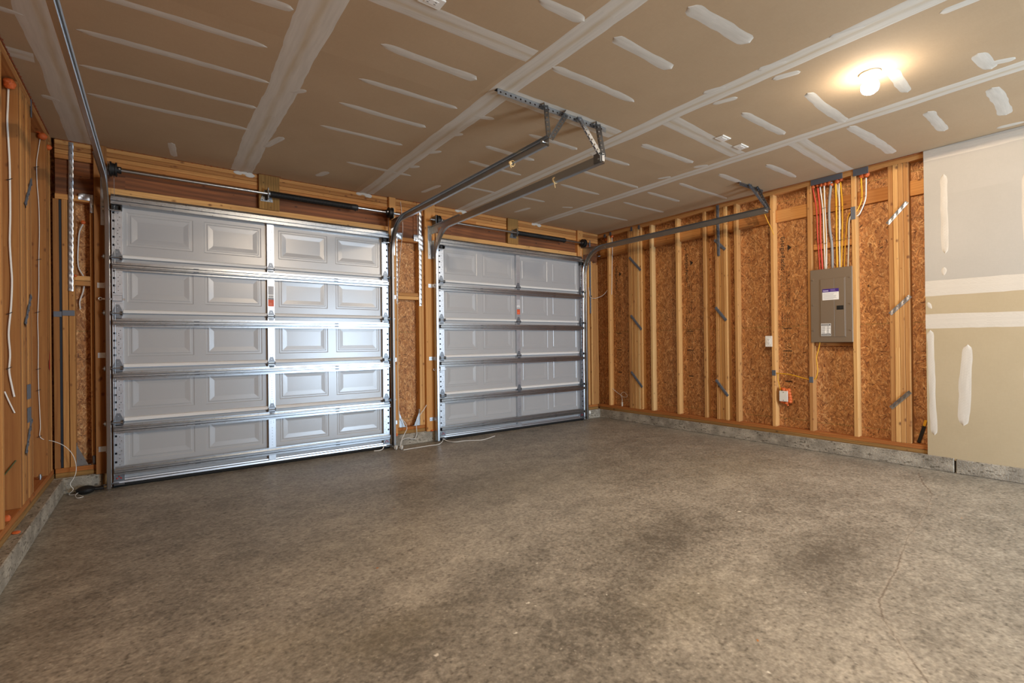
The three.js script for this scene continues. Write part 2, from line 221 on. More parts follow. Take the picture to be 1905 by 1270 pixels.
// ------------------------------------------------------------------ materials
const std = (p) => new THREE.MeshStandardMaterial({ roughness: 0.8, ...p });
const tint = (h) => new THREE.Color(h);
const M = {
  studs: ['#ffffff', '#f3e4d2', '#fbeedd', '#e8d3bb', '#ffeeda'].map((c, i) => std({ map: i % 2 ? TEX.stud2 : TEX.stud, color: tint(c), roughness: 0.78 })),
  plates: ['#f4d9bb', '#e6c6a4', '#efd0ae'].map((c, i) => std({ map: i % 2 ? TEX.stud2 : TEX.stud, color: tint(c), roughness: 0.8 })),
  dimSide: ['#d6bea2', '#c6aa8a', '#dec4a6'].map((c, i) => std({ map: i % 2 ? TEX.stud2 : TEX.stud, color: tint(c), roughness: 0.8 })),  // stud wood with the dim light of that side darkened into its colour
  sill: std({ map: TEX.stud2, color: tint('#d8ac7e'), roughness: 0.85 }),
  treated: std({ map: TEX.treated, roughness: 0.88 }),
  beam: std({ map: TEX.beam, roughness: 0.75 }),
  osb: TEX.osb.map((t) => std({ map: t, roughness: 0.72, bumpMap: t, bumpScale: 0.0016 })),
  floor: new THREE.MeshPhysicalMaterial({ map: null, roughness: 0.5, specularIntensity: 0.7, bumpMap: grainBump, bumpScale: 0.0009 }),
  concrete: std({ map: concreteTex, roughness: 0.9, bumpMap: grainBump, bumpScale: 0.003 }),
  ceiling: std({ map: paper([176, 148, 114], [188, 160, 126], 141), roughness: 0.92 }),
  greyBoard: std({ map: paper([176, 169, 158], [186, 179, 168], 151), roughness: 0.92 }),
  tanBoard: std({ map: paper([176, 158, 126], [186, 168, 137], 161), roughness: 0.92 }),
  mud: std({ map: mudTex, roughness: 0.85, bumpMap: mudTex, bumpScale: 0.0004 }),
  seam: std({ map: seamTex, roughness: 0.85, bumpMap: seamTex, bumpScale: 0.0004 }),
  galv: std({ color: 0xb4b8bc, metalness: 1, roughness: 0.36, roughnessMap: galvTex }),
  galvBright: std({ color: 0xc9cdd2, metalness: 1, roughness: 0.46, roughnessMap: galvTex }),
  galvDull: std({ color: 0x7d8084, metalness: 1, roughness: 0.55, roughnessMap: galvTex }),
  dullPlate: std({ color: 0x70737a, metalness: 0.6, roughness: 0.6 }),
  white: new THREE.MeshPhysicalMaterial({ color: 0xa8a7a6, roughness: 0.3, ior: 1.85, bumpMap: skinBump, bumpScale: 0.00008 }),
  lip: std({ color: 0xe2dfda, roughness: 0.45 }),
  black: std({ color: 0x131313, roughness: 0.55 }),
  rubber: std({ color: 0x0c0c0c, roughness: 0.8 }),
  foam: std({ color: 0xd5652c, roughness: 0.32, bumpMap: grainBump, bumpScale: 0.0012 }),
  sealant: std({ color: 0xc4602c, roughness: 0.7, bumpMap: grainBump, bumpScale: 0.006 }),
  redCable: std({ color: 0xc8402e, roughness: 0.45 }), yellowCable: std({ color: 0xdba017, roughness: 0.45 }), whiteCable: std({ color: 0xdcd8cf, roughness: 0.45 }), greyCable: std({ color: 0x8b8a88, roughness: 0.5 }), darkCable: std({ color: 0x4a5230, roughness: 0.5 }),
  plastic: std({ color: 0xe8e3d8, roughness: 0.35 }), panelGrey: std({ color: 0x7b6a57, roughness: 0.45, metalness: 0.1 }), shadeSteel: std({ color: 0x2c2d30, metalness: 0.8, roughness: 0.6 }), screw: std({ color: 0xd0d0d0, metalness: 1, roughness: 0.3 }), dark: std({ color: 0x15120f, roughness: 0.5 }),  // the near-black steel stands for shade behind slots and holes
  twine: std({ color: 0xc9b183, roughness: 0.9 }), red: std({ color: 0xa81e1e, roughness: 0.5 }), membrane: std({ color: 0x131c26, roughness: 0.6 }), porcelain: std({ color: 0xf0ece4, roughness: 0.25 }),
};
M.floor.map = floorTexture();
const pick = (a) => a[Math.floor(R() * a.length)];
const wood = (parent, name, lo, hi, grain, m, c) => part(parent, name, box(lo, hi, { grain, uo: R() * 2.4, vo: R() * 0.6, c: c ?? 0.003 }), m ?? pick(M.studs));

// ------------------------------------------------------------------ floor, ceiling, rear wall
{
  const g = box([-0.3, -0.15, -0.5], [W + 0.4, 0, REAR + 0.3], { c: 0 }), p = g.attributes.position, u = g.attributes.uv;
  for (let i = 0; i < p.count; i++) u.setXY(i, (p.getX(i) - FX) / FW, 1 - (p.getZ(i) - FZ) / FD);
  structure('floor', g, M.floor);
}
const ceiling = structure('ceiling', box([-0.004, H, 0.006], [W + 0.004, H + 0.013, REAR], { c: 0, grain: 0 }), M.ceiling);
part(ceiling, 'roof_deck', box([-0.3, H + 0.06, -0.3], [W + 0.4, H + 0.16, REAR + 0.3], { c: 0 }), M.beam);
// joint compound: strokes over the screws, straight seams, patches; each a low mound with its own outline
function mound(x0, z0, x1, z1, w, seed, h = 0.0014, round = 0.5, up = false) {
  const b = new GB(), r = rng(seed), L = Math.hypot(x1 - x0, z1 - z0), dx = (x1 - x0) / L, dz = (z1 - z0) / L, n = Math.max(14, Math.round(L / 0.025)), rows = [];
  const p1 = 0.45 + r() * 2.2 * round, p2 = 0.45 + r() * 2.2 * round, wid = w * (0.9 + r() * 0.25);
  for (let i = 0; i <= n; i++) {
    const t = i / n, e = Math.min(t * L, (1 - t) * L) / wid, q0 = 1 - clamp(e / (t < 0.5 ? p1 : p2)), cap = Math.sqrt(1 - q0 * q0), k = Math.max(0.05, cap) * (1 + (noise(t * L * 5, seed, 3) - 0.5) * 0.24);
    const s = (noise(t * L * 3, seed, 9) - 0.5) * wid * 0.22, ha = (wid / 2) * k * (1 + (noise(t * L * 16, seed, 5) - 0.5) * 0.18), hb = (wid / 2) * k * (1 + (noise(t * L * 16, seed, 6) - 0.5) * 0.18);
    rows.push([-ha, -ha * 0.6, 0, hb * 0.6, hb].map((o, q) => { const X = x0 + dx * t * L - dz * (o + s), Z = z0 + dz * t * L + dx * (o + s); return [[X, H - (q === 0 || q === 4 ? -0.0002 : q === 2 ? h : h * 0.85), Z], [t * L + seed, 0.15 + o]]; }));
  }
  for (let i = 0; i < n; i++) for (let q = 0; q < 4; q++) { const [a, c, d, e] = [rows[i][q], rows[i + 1][q], rows[i + 1][q + 1], rows[i][q + 1]]; b.quad(a[0], c[0], d[0], e[0], a[1], c[1], d[1], e[1]); }
  const g = b.geo(); { const m = new Map(), p = g.attributes.position, nn = g.attributes.normal, key = (i) => [p.getX(i), p.getY(i), p.getZ(i)].map((v) => v.toFixed(5)).join(); for (let i = 0; i < p.count; i++) { const k = key(i), a = m.get(k) ?? [0, 0, 0]; a[0] += nn.getX(i); a[1] += nn.getY(i); a[2] += nn.getZ(i); m.set(k, a); } for (let i = 0; i < p.count; i++) { const a = m.get(key(i)), l = Math.hypot(...a) || 1; nn.setXYZ(i, a[0] / l, a[1] / l, a[2] / l); } }
  return g;
}
function seam(x0, z0, x1, z1, w, seed) {                         // wide taped band between two boards
  const b = new GB(), L = Math.hypot(x1 - x0, z1 - z0), dx = (x1 - x0) / L, dz = (z1 - z0) / L, n = Math.round(L / 0.05), S = [-1, -0.8, -0.3, -0.12, 0, 0.12, 0.3, 0.8, 1], hs = [-0.0002, 0.0006, 0.0011, 0.0009, 0.0008, 0.0009, 0.0011, 0.0006, -0.0002], rows = [];
  for (let i = 0; i <= n; i++) {
    const t = (i / n) * L, ea = 1 + (noise(t * 2.2, seed, 3) - 0.5) * 0.34 + (noise(t * 14, seed, 4) - 0.5) * 0.08, eb = 1 + (noise(t * 2.2, seed, 5) - 0.5) * 0.34 + (noise(t * 14, seed, 6) - 0.5) * 0.08;
    rows.push(S.map((s, q) => { const o = (w / 2) * s * (s < 0 ? ea : eb); return [[x0 + dx * t - dz * o, H - hs[q] * (0.8 + 0.4 * noise(t * 9, q + seed, 7)), z0 + dz * t + dx * o], [t + seed, 0.5 + s * 0.49]]; }));
  }
  for (let i = 0; i < n; i++) for (let q = 0; q < S.length - 1; q++) { const [a, c, d, e] = [rows[i][q], rows[i + 1][q], rows[i + 1][q + 1], rows[i][q + 1]]; b.quad(a[0], c[0], d[0], e[0], a[1], c[1], d[1], e[1]); }
  return b.geo();
}
{
  const strokes = [[1.7, 2.7, 2.34, 2.69], [1.72, 2.28, 2.43, 2.29], [1.71, 1.89, 2.38, 1.89], [1.7, 1.45, 2.37, 1.47], [2.1, 0.82, 2.75, 0.81], [3.12, 2.24, 3.66, 2.25], [2.96, 1.85, 3.51, 1.84], [3.02, 1.47, 3.65, 1.45], [3.35, 0.83, 3.77, 0.83], [4.17, 1.46, 4.78, 1.45], [4.09, 0.87, 4.45, 0.88],
    [4.04, 2.65, 4.79, 2.64], [4.19, 3.45, 4.85, 3.45], [5.29, 2.61, 5.73, 2.6], [5.2, 2.21, 6.16, 2.2], [5.17, 1.82, 5.79, 1.81], [5.25, 1.4, 6.05, 1.39], [5.05, 0.83, 5.99, 0.84], [4.1, 1.89, 4.95, 1.87], [3.81, 2.25, 4.34, 2.26], [5.42, 3.03, 6.05, 3.03], [2.2, 3.49, 2.5, 3.5], [2.73, 3.5, 3.26, 3.5], [2.64, 3.08, 3.4, 3.09], [0.4, 2.28, 1.19, 2.3], [0.34, 1.89, 1.27, 1.9], [0.31, 1.47, 1.26, 1.48], [0.31, 1.06, 1.27, 1.06], [1.0, 2.69, 1.24, 2.71], [0.0, 1.88, 0.14, 1.88]];
  const wide = [[2.85, 3.89, 3.4, 3.91], [4.28, 3.85, 5.0, 3.84], [5.12, 3.83, 6.1, 3.84], [5.32, 4.26, 5.87, 4.24], [5.24, 4.62, 5.89, 4.6], [4.62, 4.66, 4.92, 4.66], [4.42, 4.29, 4.84, 4.27]];
  const dabs = [[2.58, 2.27, 2.74, 2.31], [2.6, 1.86, 2.68, 1.95], [2.61, 1.42, 2.7, 1.54], [2.63, 1.02, 2.7, 1.1], [1.98, 0.27, 2.04, 0.46], [4.42, 0.3, 4.47, 0.58], [4.77, 0.83, 4.9, 0.89], [3.07, 0.38, 3.12, 0.72], [3.69, 3.44, 3.74, 3.58], [3.89, 3.39, 3.94, 3.55], [4.89, 2.17, 4.95, 2.29], [4.9, 2.58, 4.96, 2.7], [4.82, 4.67, 4.88, 4.78], [3.72, 3.8, 3.77, 3.96], [3.91, 3.8, 3.96, 3.95], [3.72, 4.2, 3.77, 4.36], [3.97, 4.62, 3.99, 4.8], [6.16, 4.5, 6.18, 4.66], [0.06, 0.86, 0.15, 0.82], [0.79, 0.43, 0.81, 0.08], [1.41, 1.85, 1.49, 1.93], [1.42, 0.76, 1.51, 1.07]];
  let k = 1;
  for (const s of strokes) part(ceiling, 'joint_compound', mound(...s, s[1] > 2.4 ? 0.072 : 0.058, k++, 0.0014, 0.9), M.mud);
  for (const s of wide) part(ceiling, 'joint_compound', mound(...s, 0.082, k++, 0.0014, 0.15), M.mud);
  for (const s of dabs) part(ceiling, 'joint_compound', mound(...s, 0.06, k++, 0.0012, 0.25), M.mud);
  for (const [x, w] of [[0.19, 0.19], [1.33, 0.19], [2.555, 0.17], [3.78, 0.155], [5.02, 0.15]]) part(ceiling, 'taped_seam', seam(x + 0.02, 0.012, x, REAR - 0.02, w, k++), M.seam);
  for (const [x0, z0, x1, z1, w] of [[1.42, 3.06, 2.47, 3.1, 0.13], [2.64, 2.66, 3.7, 2.65, 0.15], [3.86, 3.06, 4.95, 3.0, 0.14], [5.1, 3.44, 6.27, 3.4, 0.16], [0.0, 1.42, 0.11, 1.41, 0.13]]) part(ceiling, 'taped_seam', seam(x0, z0, x1, z1, w, k++), M.seam);
}
// rear wall behind the camera, with a doorway added to let cool light in
const ADDED_DOORWAY = { x0: 4.2, x1: 5.4, top: 2.1 };
const rear = structure('wall_rear');
part(rear, 'drywall_sheet', box([-0.3, 0, REAR], [ADDED_DOORWAY.x0, H + 0.06, REAR + 0.15], { c: 0 }), M.greyBoard);
part(rear, 'drywall_sheet', box([ADDED_DOORWAY.x1, 0, REAR], [W + 0.3, H + 0.06, REAR + 0.15], { c: 0 }), M.greyBoard);
part(rear, 'drywall_sheet', box([ADDED_DOORWAY.x0, ADDED_DOORWAY.top, REAR], [ADDED_DOORWAY.x1, H + 0.06, REAR + 0.15], { c: 0 }), M.greyBoard);
{
  const l = new THREE.RectAreaLight(new THREE.Color(...ADDED_DAY.color), ADDED_DAY.power, ADDED_DOORWAY.x1 - ADDED_DOORWAY.x0 - 0.04, ADDED_DOORWAY.top - 0.04);
  l.name = 'added_doorway_light'; l.position.set((ADDED_DOORWAY.x0 + ADDED_DOORWAY.x1) / 2, ADDED_DOORWAY.top / 2, REAR + 0.05); scene.add(l);  // area light added to fill the unseen opening
}

// ------------------------------------------------------------------ steel straps, plates, foam
function strap(parent, a, b, w, nrm, m = M.galv, seed = 1) {     // nailed strap that waves a little between its nails
  const A = V(a), B = V(b), N = V(nrm), d = B.clone().sub(A), L = d.length(), T = d.clone().normalize(), S = new THREE.Vector3().crossVectors(T, N).normalize(), g = new GB(), n = Math.max(4, Math.round(L / 0.012)), rows = [];
  for (let i = 0; i <= n; i++) {
    const t = (i / n) * L, f = (q) => 0.0022 + 0.0022 * (1 + Math.sin((t / 0.058) * 2 * Math.PI + q * 1.9 + seed)) * (0.6 + 0.6 * noise(t * 30, seed + q, 2));
    rows.push([-1, -0.33, 0.33, 1].map((q) => A.clone().addScaledVector(T, t).addScaledVector(S, q * w / 2).addScaledVector(N, f(q)).toArray()));
    rows[i].unshift(A.clone().addScaledVector(T, t).addScaledVector(S, -w / 2).toArray()); rows[i].push(A.clone().addScaledVector(T, t).addScaledVector(S, w / 2).toArray());
  }
  const nn = (i, q) => { const p = V(rows[Math.min(n, i + 1)][q]).sub(V(rows[Math.max(0, i - 1)][q])), r = V(rows[i][Math.min(5, q + 1)]).sub(V(rows[i][Math.max(0, q - 1)])); const v = r.cross(p).normalize(); if (v.dot(N) < 0) v.negate(); return v.toArray(); };
  for (let i = 0; i < n; i++) for (let q = 0; q < 5; q++) g.quad(rows[i][q], rows[i][q + 1], rows[i + 1][q + 1], rows[i + 1][q], [q, i], [q, i], [q, i], [q, i], nn(i, q), nn(i, q + 1), nn(i + 1, q + 1), nn(i + 1, q));
  const o = part(parent, 'steel_strap', g.geo(), m), heads = [];
  for (let t = 0.03; t < L; t += 0.058) { const p = A.clone().addScaledVector(T, t).addScaledVector(N, 0.006).addScaledVector(S, (Math.round(t / 0.058) % 2 ? 1 : -1) * w * 0.2); const c = cyl(0.0042, 0.003, 'y', 8); const q = new THREE.Quaternion().setFromUnitVectors(new THREE.Vector3(0, 1, 0), N); c.applyMatrix4(new THREE.Matrix4().compose(p, q, new THREE.Vector3(1, 1, 1))); heads.push(c); }
  if (heads.length) part(o, 'nail_heads', merge(heads), M.galvDull);
  return o;
}
const nailPlate = (parent, lo, hi) => part(parent, 'nail_plate', box(lo, hi, { c: 0.001 }), M.dullPlate);
function blob(x, y, z, r, seed, sy = 1) { const g = new THREE.IcosahedronGeometry(r, 3), p = g.attributes.position, v = new THREE.Vector3(); for (let i = 0; i < p.count; i++) { v.fromBufferAttribute(p, i); const k = 1 + (fbm(v.x * 40 + seed * 3, v.y * 40 + v.z * 31, seed, 2) - 0.5) * 0.4; p.setXYZ(i, x + v.x * k, y + v.y * k * sy, z + v.z * k); } g.computeVertexNormals(); return flat(g); }
function bead(parent, a, b, r, seed) {                           // ragged bead of fire sealant along a joint
  const pts = [], A = V(a), B = V(b), n = Math.max(3, Math.round(A.distanceTo(B) / 0.05)), list = [];
  for (let i = 0; i <= n; i++) { const p = A.clone().lerp(B, i / n); list.push(at(new THREE.SphereGeometry(r * (0.5 + 1.0 * noise(i * 0.9, seed, 4)), 6, 5), p.x, p.y + (noise(i, seed, 6) - 0.5) * r, p.z + (noise(i, seed, 8) - 0.5) * r)); pts.push(p.toArray()); }
  return part(parent, 'sealant_bead', merge([tube(pts, r * 0.55, n * 2, 5), ...list]), M.sealant);
}

// ------------------------------------------------------------------ right wall: studs, sheathing, drywall
const right = structure('wall_right');
{
  const X = W, D = 0.089;
  wood(right, 'sill_plate', [X, CURB, 0.0], [X + D, 0.166, 4.2], 2, M.treated);
  wood(right, 'sill_plate', [X, 0.166, 0.0], [X + D, SILL, 4.2], 2, M.sill);
  wood(right, 'top_plate', [X, 2.812, -0.09], [X + D, 2.85, REAR], 2, M.plates[0]);
  wood(right, 'top_plate', [X + 0.002, 2.85, -0.09], [X + D, 2.927, REAR], 2, M.plates[1]);
  const z0 = [0.194, 0.598, 0.988, 1.407, 1.808, 2.221, 2.648, 3.035, 3.442];
  for (const z of z0) wood(right, 'stud', [X, SILL, z], [X + D, 2.812, z + 0.038], 1);
  [[0.645, 0.004, 2.812], [0.684, 0.001, 2.812], [0.722, 0.003, 2.812], [0.76, 0.0005, 2.812], [0.799, 0.006, 2.812]].forEach(([z, d, t]) => wood(right, 'stud', [X + d, SILL, z], [X + D, t, z + 0.037], 1));
  [[1.974, 0.002], [2.014, 0.012], [2.052, 0.004], [2.091, -0.003]].forEach(([z, d]) => wood(right, 'stud', [X + d, SILL, z], [X + D, 2.812, z + 0.037], 1));
  [[3.742, 0.002], [3.781, 0], [3.82, 0.001], [3.859, 0.003], [4.1, 0.01]].forEach(([z, d]) => wood(right, 'stud', [X + d, SILL, z], [X + D, 2.812, z + 0.0375], 1));
  // sheathing, sheet by sheet (a lower row and a strip above the blocking), joints behind the studs
  const osb = (zA, zB, yA, yB, k, flip) => {
    const g = box([X + D, yA, zA], [X + D + 0.011, yB, zB], { c: 0.0015 }), p = g.attributes.position, u = g.attributes.uv;
    for (let i = 0; i < p.count; i++) u.setXY(i, (p.getZ(i) - zA) * 1 + (flip ?? 0), p.getY(i) - yA);
    part(right, 'osb_sheet', g, M.osb[k]);
  };
  [[-0.61, 0.61], [0.61, 1.828], [1.832, 3.052], [3.056, 4.27]].forEach(([a, b], i) => { osb(Math.max(a, -0.1), b, 0.105, 2.541, i === 3 ? 2 : i % 2, a < 0 ? 0.51 : 0); osb(Math.max(a, -0.1), b, 2.545, 2.93, 2, i * 0.37); });
  osb(4.27, REAR, 0.1, 2.93, 2);
  for (const [a, b] of [[0.0, 0.192], [0.234, 0.596], [0.84, 0.986], [1.028, 1.405], [1.447, 1.806], [1.848, 1.972], [2.13, 2.219], [2.261, 2.646], [2.688, 3.033], [3.075, 3.44], [3.482, 3.74], [3.898, 4.098]])
    wood(right, 'blocking', [X + 0.05, 2.5 + R() * 0.01, a], [X + D, 2.64, b], 2, pick(M.plates));
  wood(right, 'blocking', [X + 0.045, 2.128, 3.075], [X + D, 2.186, 3.44], 2, M.plates[0]);
  wood(right, 'blocking', [X + 0.05, 1.11, 3.075], [X + D, 1.145, 3.44], 2, M.plates[1]);
  // concrete curb under the framing, with the open joint
  part(right, 'concrete_curb', box([X - 0.02, 0, -0.1], [X + 0.14, CURB, 4.196], { c: 0.006, grain: 2 }), M.concrete);
  part(right, 'concrete_curb', box([X - 0.022, 0, 4.207], [X + 0.14, CURB - 0.004, REAR], { c: 0.006, grain: 2, uo: 0.4 }), M.concrete);
  // straps across the doubled studs
  const s = (y0, z0_, y1, z1_, m, k) => strap(right, [X - 0.003, y0, z0_], [X - 0.003, y1, z1_], 0.034, [-1, 0, 0], m, k);
  s(2.41, 0.63, 2.195, 0.836, M.dullPlate, 1); s(1.56, 0.645, 1.345, 0.838, M.dullPlate, 2); s(0.735, 0.64, 0.52, 0.838, M.dullPlate, 9);
  s(2.43, 1.975, 2.285, 2.113, M.dullPlate, 3); s(1.59, 1.975, 1.42, 2.115, M.dullPlate, 4); s(0.69, 1.97, 0.5, 2.125, M.dullPlate, 10);
  strap(right, [X - 0.008, 2.85, 2.022], [X - 0.008, 2.22, 2.03], 0.036, [-1, 0, 0], M.dullPlate, 5);
  s(2.265, 3.738, 2.44, 3.89, M.galvBright, 6); s(1.41, 3.75, 1.57, 3.905, M.galvBright, 7); s(0.52, 3.746, 0.685, 3.895, M.galv, 8);
  // nail plates over the drilled holes
  const np = (y0, z1, y1, z2) => nailPlate(right, [X - 0.004, y0, z1], [X + 0.0005, y1, z2]);
  np(2.805, 3.075, 2.862, 3.37); np(2.795, 3.462, 2.862, 3.59); np(2.369, 3.438, 2.495, 3.478); np(0.776, 2.65, 0.837, 2.69); np(0.719, 3.035, 0.782, 3.075); np(2.79, 0.655, 2.85, 0.69); np(2.79, 0.79, 2.85, 0.825); np(2.79, 0.13, 2.84, 0.17); np(2.8, 0.245, 2.85, 0.285);
  // orange fire sealant round the holes in the top plate
  for (const [z, r, y] of [[3.085, 0.019, 2.8], [3.128, 0.017, 2.8], [3.165, 0.019, 2.797], [3.2, 0.022, 2.798], [3.238, 0.022, 2.795], [3.262, 0.018, 2.775], [3.312, 0.022, 2.795], [3.345, 0.019, 2.8], [3.525, 0.024, 2.79], [3.568, 0.026, 2.793], [0.155, 0.02, 2.76], [0.27, 0.02, 2.79]]) part(right, 'foam_seal', blob(X + 0.032, y, z, r, Math.round(z * 100)), M.foam);
  bead(right, [X - 0.003, 2.863, 0.35], [X - 0.003, 2.864, 0.6], 0.006, 3); bead(right, [X - 0.002, 2.864, 3.6], [X - 0.002, 2.865, 4.0], 0.005, 4); bead(right, [X - 0.003, 2.865, 1.5], [X - 0.003, 2.866, 3.05], 0.004, 5);
  // drywall: an upper and a lower sheet with taped bands
  const dz = 4.013, fx = X - 0.012;
  const up = part(right, 'drywall_sheet', box([fx, 1.621, dz], [X, H - 0.002, REAR], { c: 0.001, grain: 2 }), M.greyBoard), strip = part(right, 'drywall_sheet', box([fx, 1.325, dz + 0.001], [X, 1.619, REAR], { c: 0.001, grain: 2 }), M.tanBoard);
  const low = part(right, 'drywall_sheet', box([fx, 0.108, dz + 0.002], [X, 1.323, REAR], { c: 0.001, grain: 2 }), M.tanBoard);
  const wall = (g) => { const p = g.attributes.position, n = g.attributes.normal; for (let i = 0; i < p.count; i++) { const y = p.getY(i) - H; p.setXYZ(i, fx + y, p.getX(i), p.getZ(i)); n.setXYZ(i, n.getY(i), n.getX(i), n.getZ(i)); } const a = p.array, b = n.array, u = g.attributes.uv.array; for (let t = 0; t < a.length; t += 9) for (let q = 0; q < 3; q++) { [a[t + 3 + q], a[t + 6 + q]] = [a[t + 6 + q], a[t + 3 + q]]; [b[t + 3 + q], b[t + 6 + q]] = [b[t + 6 + q], b[t + 3 + q]]; } return g; };
  const mb = (sheet, ...a) => part(sheet, 'joint_compound', wall(mound(...a)), M.mud);
  part(up, 'taped_seam', wall(seam(1.62, dz, 1.61, REAR - 0.1, 0.13, 5)), M.mud);
  part(low, 'taped_seam', wall(seam(1.325, dz, 1.325, REAR - 0.1, 0.125, 8)), M.mud);
  part(up, 'taped_seam', wall(seam(2.81, dz, 2.81, REAR - 0.1, 0.09, 12)), M.mud);
  mb(up, 2.62, 4.148, 1.92, 4.158, 0.045, 31, 0.0014, 0.6); mb(up, 1.8, 4.15, 1.73, 4.146, 0.05, 32, 0.0014, 0.5); mb(up, 2.5, 4.65, 1.9, 4.66, 0.06, 36);
  mb(low, 1.12, 4.285, 0.42, 4.262, 0.075, 33, 0.0016, 0.4); mb(low, 1.25, 4.045, 0.31, 4.06, 0.055, 34, 0.0014, 0.4); mb(low, 1.06, 4.66, 0.5, 4.66, 0.07, 35); mb(strip, 1.5, 4.03, 1.44, 4.055, 0.04, 37);
}

// ------------------------------------------------------------------ back wall with the two door openings
const back = structure('wall_back');
{
  const D = 0.089, osb = (xA, xB, yA, yB, uo) => { const g = box([xA, yA, -D - 0.011], [xB, yB, -D], { c: 0.001 }), p = g.attributes.position, u = g.attributes.uv; for (let i = 0; i < p.count; i++) u.setXY(i, p.getX(i) + uo, p.getY(i) - 0.1); part(back, 'osb_sheet', g, M.osb[2]); };
  osb(-0.1, 0.33, 0.1, 2.6, 0.1); osb(2.86, 3.42, 0.1, 2.6, 0.3); osb(5.86, W + 0.1, 0.1, 2.6, 0.2);
  osb(-0.1, W + 0.1, 2.5, 2.93, 0.5);
  for (const [a, b] of [[0.01, 0.3], [2.84, 3.43], [5.88, W]]) {
    part(back, 'concrete_curb', box([a - 0.05, 0, -0.12], [b, 0.13, 0.028], { c: 0.006, grain: 0, uo: a }), M.concrete);
    wood(back, 'sill_plate', [a, 0.13, -D], [b - 0.03, 0.168, 0.0], 0, M.treated); wood(back, 'sill_plate', [a, 0.168, -D], [b - 0.03, 0.206, -0.002], 0, M.sill);
  }
  // stacked plates over a deep beam
  for (let i = 0; i < 4; i++) { const y = 2.716 + i * 0.038, cut = 1.3 + R() * 3; wood(back, 'top_plate', [0.02, y, -D], [cut, y + 0.0366, R() * 0.004], 0, pick(M.plates), 0.004); wood(back, 'top_plate', [cut + 0.001, y, -D], [W, y + 0.0366, R() * 0.004], 0, pick(M.plates), 0.004); }
  wood(back, 'header_beam', [0.02, 2.43, -D], [3.15, 2.714, -0.018], 0, M.beam); wood(back, 'header_beam', [3.152, 2.43, -D], [W, 2.714, -0.018], 0, M.beam);
  for (const [a, b] of [[0.02, 0.26], [2.93, 3.29], [5.955, 6.15]]) wood(back, 'header_plate', [a, 2.386, -D], [b, 2.43, -0.002], 0, pick(M.plates));
  for (const [a, b] of [[0.342, 2.842], [3.432, 5.838]]) wood(back, 'head_jamb', [a, 2.38, -0.03], [b, 2.53, 0.012], 0, M.studs[2]);
  // studs and jambs
  for (const [a, b, z] of [[0.006, 0.043, 0], [0.06, 0.096, 0], [0.1, 0.137, -0.002], [0.232, 0.256, -0.012], [2.888, 2.926, -0.004], [2.928, 2.944, -0.004], [3.206, 3.243, 0], [3.246, 3.284, -0.002], [5.96, 5.998, -0.01], [6.04, 6.08, 0], [6.118, 6.152, -0.002], [6.155, 6.192, 0], [6.194, 6.232, -0.001], [6.234, 6.272, 0]]) wood(back, 'stud', [a, 0.206, -D], [b, 2.386, z], 1, a < 0.3 ? pick(M.dimSide) : undefined);  // boards at the dim end take the darkened tone
  for (const [a, b, y0, y1] of [[0.262, 0.346, 0.128, 2.868], [2.828, 2.909, 0.125, 2.866], [3.274, 3.41, 0.126, 2.866], [5.805, 5.913, 0.126, 2.866]]) wood(back, 'jamb_board', [a, y0, -0.02], [b, y1, 0.038], 1, a < 0.3 ? M.dimSide[1] : pick(M.plates));
  for (const [a, b] of [[0.3, 0.41], [2.77, 2.9], [3.4, 3.48], [5.83, 5.95]]) wood(back, 'door_stop', [a, 0.0, -0.14], [b, 2.45, -0.022], 1, M.studs[1]);
  for (const [a, b] of [[0.41, 2.77], [3.48, 5.83]]) wood(back, 'door_stop', [a, 2.37, -0.14], [b, 2.5, -0.045], 0, M.studs[1]);
  for (const [a, b] of [[1.494, 1.68], [4.507, 4.686]]) wood(back, 'spring_pad', [a, 2.525, -0.018], [b, 2.866, 0.036], 1, M.treated);
  wood(back, 'blocking', [0.137, 1.692, -0.08], [0.232, 1.73, -0.006], 0); wood(back, 'blocking', [0.137, 1.734, -0.08], [0.232, 1.772, -0.01], 0);
  wood(back, 'blocking', [2.944, 1.704, -0.08], [3.206, 1.742, -0.004], 0); wood(back, 'blocking', [2.944, 1.745, -0.08], [3.206, 1.783, -0.012], 0);
  part(back, 'membrane_strip', box([0.0435, 0.21, -0.06], [0.0595, 2.38, -0.006], { c: 0.001 }), M.membrane, 'dark blue membrane edge between two studs');
  // straps and connectors
  strap(back, [0.122, 2.858, 0.001], [0.113, 1.642, 0.001], 0.031, [0, 0, 1], M.galvBright, 1);
  strap(back, [2.934, 2.46, 0.0], [2.93, 1.64, 0.0], 0.016, [0, 0, 1], M.galvBright, 2);
  strap(back, [3.234, 2.85, 0.001], [3.226, 1.633, 0.001], 0.034, [0, 0, 1], M.galvBright, 3);
  strap(back, [6.1, 2.75, 0.001], [6.1, 1.62, 0.001], 0.024, [0, 0, 1], M.dullPlate, 4);
  const crimped = (a, b, w, k) => strap(back, a, b, w, [0, 0, 1], M.galvBright, k);
  crimped([2.963, 2.476, 0.001], [2.963, 2.4, 0.001], 0.07, 11); crimped([3.146, 2.44, 0.002], [3.215, 2.44, 0.002], 0.075, 12); crimped([3.238, 2.475, 0.003], [3.238, 2.3, 0.003], 0.056, 13);
  crimped([0.165, 2.425, 0.001], [0.235, 2.425, 0.001], 0.052, 14); crimped([0.247, 2.45, 0.001], [0.247, 2.3, 0.001], 0.024, 15);
